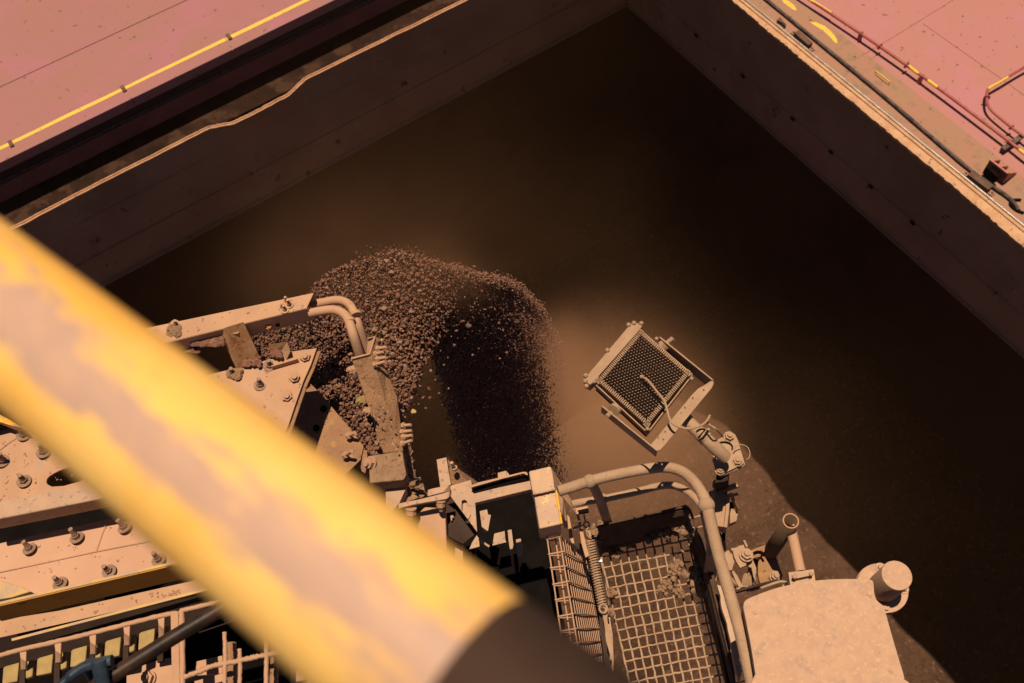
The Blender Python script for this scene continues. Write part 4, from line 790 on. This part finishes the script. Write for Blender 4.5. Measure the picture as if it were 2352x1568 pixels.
MB().tube(smooth_path([P(D6, 548+50*math.cos(a), 1215+38*math.sin(a), 4.29) for a in np.linspace(-3, 0, 8)], 3), .006, 6).build('ring', BLK, mb)
MB().prism(PL(D6, 4.2, (425, 1085), (440, 1082), (462, 1130), (452, 1145)), DN*.02).build('fin_plate', PALE, mb)
for i in range(5):
    x = 370+i*28; MB().bar(P(D6, x, 1480+random.uniform(-8, 8), 4.25), P(D6, x+70, 1465, 4.25), .015, .02).build('clip', PALE, mb, .002)
MB().bar(P(D6, 360, 1500, 4.22), P(D6, 700, 1410, 4.22), .010, .03).build('dark_rod', BLKD, mb)
MB().tube(smooth_path(PL(D6, 4.1, (565, 1470), (620, 1450), (720, 1418), (770, 1425), (778, 1448), (740, 1452)), 5), .006, 8).build('hook_rod', PALE, mb)
clump(D6, [(60, 1350), (90, 1400), (50, 1430), (90, 1460), (110, 1500), (70, 1320)], 14, .018, 16, 4.4, 'mud cake hanging on the tray frame under the handrail')
clump(D6, [(350, 1420), (380, 1450), (330, 1400), (480, 1350), (500, 1400)], 14, .012, 10, 4.32, 'mud crumbs on the caked bracket by the open tube')
ot = thing('open_tube', P(C7, 560, 650, 4.5), 'dark open steel tube pointing up, next to the pale post', 'tube')
tc_ = P(C7, 778, 315, 3.9); q = MB(); nseg = 28; L_ = .56; ro, ri = .0345, .0285
vs = []
for z, r in ((0, ro), (-L_, ro), (-L_, ri), (0, ri)):
    for j in range(nseg): a = 2*math.pi*j/nseg; vs.append(tc_+V((math.cos(a)*r, math.sin(a)*r, z)))
fs = []
for k in range(4):
    for j in range(nseg): fs.append((k*nseg+j, ((k+1) % 4)*nseg+j, ((k+1) % 4)*nseg+(j+1) % nseg, k*nseg+(j+1) % nseg))
q.add(vs, fs, True); q.build('tube_wall', BROWNDK, ot)
MB().tube([tc_+V((math.cos(a)*.0315, math.sin(a)*.0315, .001)) for a in np.linspace(0, 2*math.pi, 33)], .0036, 6).build('tube_rim', TAN, ot)
MB().cyl(tc_+DN*.14, tc_+DN*.139, .0283, 20).build('tube_plug', BLK, ot); MB().cyl(tc_+DN*.13+V((.004, -.01, 0)), tc_+DN*.03+V((.01, -.016, 0)), .005, 8).build('orange_rod', RUST, ot)
MB().box(tc_+DN*(L_+.06), V((.04, 0, 0)), V((0, .04, 0)), V((0, 0, .07))).build('socket', BLKD, ot)
ps = thing('clamp_post', P(C7, 850, 700, 4.1), 'pale straight post rising from a square clamp behind the cover box', 'post')
MB().cyl(P(C7, 782, 385, 3.98), P(C7, 852, 705, 3.98), .0225, 20).build('post_tube', TAN, ps)
MB().prism(PL(C7, 3.97, (760, 712), (955, 688), (965, 745), (972, 800), (775, 815)), DN*.05).build('clamp_block', TANG, ps, .003)
MB().bar(P(C7, 808, 752, 3.95), P(C7, 935, 725, 3.95), .014, .014).build('clamp_strap', TANG, ps, .002)
for x, y in ((808, 748), (935, 724)): MB().ball(P(C7, x, y, 3.94), .0095, 12, 8).build('clamp_bolt', TANG, ps)
# cover box
cv = thing('cover_box', P(C7, 1000, 1200, 4.0), 'big speckled dusty cover box with rounded corners and slotted screws', 'box')
cvp = smooth_path(PL(C7, 3.60, (412, 985), (416, 950), (435, 925), (480, 902), (590, 860), (700, 825), (900, 785), (1100, 766), (1280, 764), (1390, 770), (1412, 782), (1420, 810), (1424, 870), (1445, 930), (1490, 968), (1503, 990), (1530, 1090), (1590, 1300), (1650, 1500), (1656, 1540), (1670, 1640), (530, 1660), (505, 1500), (470, 1280), (432, 1090)), 3)[:-1]
lid = MB().prism(cvp, DN*.016).build('lid', COVER, cv, .005)
crumbs(cv, C7, [(450, 960), (1380, 800), (1600, 1500), (540, 1500)], 3.6, 90, .0028, COVER)
MB().prism([p.lerp(P(C7, 1030, 1250, 3.6), .03)+DN*.0165 for p in cvp], DN*.22).build('box_side', PALE, cv)
for x, y in ((500, 1016), (1388, 882), (1555, 1470)):
    c_ = P(C7, x, y, 3.6); MB().tube([c_+UP*.0002, c_+UP*.003], .0115, 18).build('screw_washer', COVER, cv); MB().tube([c_+UP*.003, c_+UP*.006], .0065, 14).box(c_+UP*.0062, V((.006, 0, 0)), V((0, .0009, 0)), V((0, 0, .0006))).build('screw', COVER, cv)
# beacon
bc = thing('capped_cylinder', P(C7, 1480, 810, 3.9), 'dusty capped cylinder on a round bolted flange beside the cover box', 'cylinder')
c0 = P(C7, 1600, 735, 3.60); MB().tube([c0, c0+DN*.004, c0+DN*.20], [.056, .0575, .0575], 40).build('cylinder_body', COVER, bc, .002)
fcn = V((c0.x, c0.y, ZC-3.78)); MB().tube([fcn, fcn+DN*.014], .098, 44).build('flange', COVER, bc, .003)
MB().tube([fcn+DN*.016, fcn+DN*.03], .10, 44).build('flange_base', PALE, bc, .003)
for an in range(4):
    a = .9+an*math.pi/2; d_ = V((math.cos(a), math.sin(a), 0))
    MB().tube([fcn+d_*.080+UP*.001, fcn+d_*.080+UP*.004], .02, 18).hexa(fcn+d_*.080+UP*.004, fcn+d_*.080+UP*.016, .0125).build('flange_bolt', COVER, bc)

# ------------------------------------------------------------------ foreground yellow rail
yr = thing('yellow_rail', Rz(700, 1200, .56), 'thick yellow painted rail close to the camera, dust-worn, crossing the frame', 'rail')
ya, yb = Rz(0, 706, .586), Rz(730, 1296, .458)
dirn = (yb-ya).normalized(); PRX = .0445
yc = ya+dirn*((Rz(1125, 1500, .415)-ya).dot(dirn))
def rail_skin():
    x = dirn.cross(UP).normalized(); y = dirn.cross(x); a0 = ya-dirn*.5; L = (yc-a0).length; nu, nv = 260, 96; vs = []; wv = []
    toc = (V((0, 0, ZC))-(ya+yb)/2); toc = (toc-dirn*toc.dot(dirn)).normalized(); side = dirn.cross(toc)
    from mathutils import noise as NZ
    for i in range(nu+1):
        for j in range(nv):
            a = 2*math.pi*j/nv; d = x*math.cos(a)+y*math.sin(a); vs.append(a0+dirn*(L*i/nu)+d*PRX)
            ang = math.atan2(d.dot(side), d.dot(toc)); u = L*i/nu
            c0_ = .05*math.sin(u*9)+.0
            band_ = 1-min(abs(ang-c0_)/(.62+.18*math.sin(u*14+1)), 2)
            q = V((u*9, ang*2.2, 0)); nz = NZ.noise(q)*.5+NZ.noise(q*2.6+V((3, 3, 3)))*.35+NZ.noise(q*6.5)*.36+NZ.noise(V((u*40, ang*9, 5)))*.30
            wv.append(-.06+band_*.75+nz*.85)
    fs = [(i*nv+j, i*nv+(j+1) % nv, (i+1)*nv+(j+1) % nv, (i+1)*nv+j) for i in range(nu) for j in range(nv)]
    m = MB().add(vs, fs, True); o = m.build('rail_tube', YRAIL, yr)
    at = o.data.attributes.new('wear', 'FLOAT', 'POINT'); at.data.foreach_set('value', wv)
def rail_mat():
    m = mat('worn_yellow_rail_paint', (.84, .52, .15), (.80, .42, .075), 6, .45, .08, (.50, .30, .16), 90, .68, bs=150, bd=.001); T = m.node_tree; N = T.nodes; L = T.links
    b = N['Principled BSDF']; src = b.inputs['Base Color'].links[0].from_socket
    at = N.new('ShaderNodeAttribute'); at.attribute_name = 'wear'
    r = N.new('ShaderNodeMapRange'); r.inputs[1].default_value = .02; r.inputs[2].default_value = .40; L.new(at.outputs['Fac'], r.inputs[0])
    n = N.new('ShaderNodeTexNoise'); n.inputs['Scale'].default_value = 22; n.inputs['Detail'].default_value = 5
    mx = N.new('ShaderNodeMix'); mx.data_type = 'RGBA'; L.new(n.outputs[0], mx.inputs[0]); mx.inputs[6].default_value = (.56, .33, .20, 1); mx.inputs[7].default_value = (.36, .25, .21, 1)
    m2 = N.new('ShaderNodeMix'); m2.data_type = 'RGBA'; L.new(r.outputs[0], m2.inputs[0]); L.new(src, m2.inputs[6]); L.new(mx.outputs[2], m2.inputs[7]); L.new(m2.outputs[2], b.inputs['Base Color']); return m
YRAIL = rail_mat(); rail_skin()
MB().tube([yc, yc+dirn*.25], PRX*1.012, 48).build('dark_band', DKEND, yr)

# ------------------------------------------------------------------ ore: belt, falling stream
bt = thing('conveyor_belt', P(D2, 1500, 900, 4.7), 'black conveyor belt carrying ore behind the bolted plate', 'belt')
MB().prism(PL(C3, 4.55, (20, 690), (500, 560), (760, 560), (900, 900), (960, 1450), (800, 1480), (300, 1000), (20, 950)), DN*.03).build('belt_band', BLK, bt)
# base icosahedra
def icos(k):
    import bmesh
    bm = bmesh.new(); bmesh.ops.create_icosphere(bm, subdivisions=k, radius=1); v = np.array([tuple(x.co) for x in bm.verts]); f = np.array([[x.index for x in g.verts] for g in bm.faces]); bm.free(); return v, f
IV, IF = icos(1)
def rockshape(V0, j=.25):
    v = V0*(1+rng.uniform(-j, j, (len(V0), 1)))
    for _ in range(4):
        n = unit(rng.normal(size=3)); d = rng.uniform(.35, .75); k = v@n; v = v-np.outer(np.maximum(k-d, 0), n)
    return v*rng.uniform(.65, 1.25, 3)
def rot():
    q = unit(rng.normal(size=4)); w_, x, y, z = q
    return np.array([[1-2*(y*y+z*z), 2*(x*y-z*w_), 2*(x*z+y*w_)], [2*(x*y+z*w_), 1-2*(x*x+z*z), 2*(y*z-x*w_)], [2*(x*z-y*w_), 2*(y*z+x*w_), 1-2*(x*x+y*y)]])
def facet(V0):
    v = V0.copy()
    for _ in range(9):
        n = unit(rng.normal(size=3)); d = rng.uniform(.42, .75); k = v@n; v = v-np.outer(np.maximum(k-d, 0), n)
    return v*rng.uniform(.7, 1.35, 3)*1.15
SH = [rockshape(IV) for _ in range(24)]
rocks = []   # (pos, radius)
def dens(u): return 1.0
nfront = 0
for _ in range(27000):     # body of the stream up to the crest
    u = rng.uniform(0, .66)**1.0; s = rng.beta(1.0, 1.0)
    fade = max(0, (u-.45)/.2)
    if rng.uniform() < fade*.75*(.35+s): continue
    r = .0050*math.exp(rng.normal()*.55)*(1.25 if s > .5 else .9)
    dh = rng.exponential(.03) if u < .5 else rng.exponential(.07)
    rocks.append((spot(u, s, dh, rng.normal()*3, rng.normal()*3), r))
for _ in range(15000):     # falling curtain, brightest along its outer edge
    u = rng.uniform(.50, .95); s = min(.98, rng.exponential(.10)) if rng.uniform() < .8 else rng.uniform(0, 1)
    if s > .3 and rng.uniform() < .85: continue
    if rng.uniform() < max(0, (u-.70)*4.0): continue
    r = .0040*math.exp(rng.normal()*.45)*(1.0 if u < .75 else .8)
    rocks.append((spot(u, s+rng.normal()*.012, rng.exponential(.05), rng.normal()*7, rng.normal()*7), r))
shade_fill = []
for _ in range(46000):      # rocks added along the sun's direction to fill the crest's shade dark
    u = rng.uniform(.43, .79); s = rng.uniform(.06, 1) if u < .6 else rng.uniform(.10, 1)
    L = .08+rng.uniform()**1.25*2.4
    jn = rng.normal(); shade_fill.append((spot(u, s, .12, jn*(4+11*L), rng.normal()*4)+sd*L, .0098*(.35+.65*math.exp(-jn*jn))*rng.uniform(.5, 1.25)))
for _ in range(420):       # spray beyond the crest
    u = rng.uniform(.3, .9); rocks.append((spot(u, -abs(rng.normal())*.035, rng.uniform(-.05, .1), 0, 0), .003*math.exp(rng.normal()*.35)))
for _ in range(60):        # stragglers right of the stream
    u = rng.uniform(.22, .52); rocks.append((spot(u, 1+abs(rng.normal())*.10, rng.uniform(0, .2)), .006*math.exp(rng.normal()*.4)))
glint = []
for _ in range(170):
    u = rng.uniform(.5, .82); glint.append((spot(u, rng.uniform(.12, 1), rng.uniform(-.15, -.02), rng.normal()*14, abs(rng.normal())*45), .0040*math.exp(rng.normal()*.4)))
big = []
for x, y, k in ((965, 886, 1), (985, 893, 1.3), (978, 938, 1), (972, 913, 1), (988, 913, .9), (962, 928, .8), (1008, 903, .7), (950, 945, 1.4), (946, 1010, 1.3), (1000, 873, .7), (1030, 892, .6), (1076, 747, 1.8), (1043, 793, .7), (1062, 738, 1.6), (1048, 760, 1), (1100, 800, .7), (1156, 757, .8), (1181, 791, .7), (1164, 809, .6), (1020, 838, .6), (955, 905, 1.1), (1015, 930, .5), (990, 850, .9), (965, 868, 1.2)): big.append((R(x, y, 4.45), .0095*k))
rocks = [(p, min(r, .0135)) for p, r in rocks]
rocks.sort(key=lambda a: -a[1]/((a[0]-V((0, 0, ZC))).length))
rest = rocks
# keep for the separate lumps those lying on top
top = [a for a in rest if True][:276]; rest = rest[276:]
indiv = big+top
ORES = [ORE, ORE, ORE, ORE2, ORE]
me_l = []
for i in range(15):
    me = bpy.data.meshes.new('ore_rock'); v = facet(icos(2)[0]); me.from_pydata([tuple(x) for x in v], [], icos(2)[1].tolist()); me.materials.append(ORE3 if i == 14 else ORES[i % 5]); me.update(); me_l.append(me)
for i, (p, r) in enumerate(indiv):
    k = 14 if i % 60 == 7 else rng.integers(0, 14)
    o = bpy.data.objects.new('ore_rock', me_l[k]); COL.objects.link(o); o.location = p; o.scale = (r, r, r); o.rotation_euler = tuple(rng.uniform(0, 6.28, 3))
    if i < len(big): tag(o, 'loose brown ore lump flying clear of the stream on its inner side', 'rock', 'loose ore lumps beside the stream')
    else: tag(o, 'one of the larger brown ore lumps within the pouring stream', 'rock', 'large ore lumps in the stream')
def bulk(lst, name, m):
    n = len(lst); vs = np.zeros((n*len(IV), 3), np.float32); fs = np.zeros((n*len(IF), 3), np.int32)
    for i, (p, r) in enumerate(lst):
        vs[i*len(IV):(i+1)*len(IV)] = SH[i % 24]@rot()*r+np.array(p); fs[i*len(IF):(i+1)*len(IF)] = IF+i*len(IV)
    me = bpy.data.meshes.new(name); me.vertices.add(len(vs)); me.vertices.foreach_set('co', vs.ravel()); me.loops.add(fs.size); me.loops.foreach_set('vertex_index', fs.ravel())
    me.polygons.add(len(fs)); me.polygons.foreach_set('loop_start', np.arange(0, fs.size, 3, dtype=np.int32)); me.polygons.foreach_set('loop_total', np.full(len(fs), 3, np.int32)); me.update(calc_edges=True); me.validate()
    me.materials.append(m); o = bpy.data.objects.new(name, me); COL.objects.link(o); o['kind'] = 'stuff'; return o
bulk([a for i, a in enumerate(rest) if i % 9], 'ore_stream', ORE)
bulk([a for i, a in enumerate(rest) if i % 9 == 0], 'ore_stream_pale_lumps', ORE2)
bulk(shade_fill, 'ore_stream_shade_fill', ORE)
bulk(glint, 'ore_stream_pebbles', ORE2)
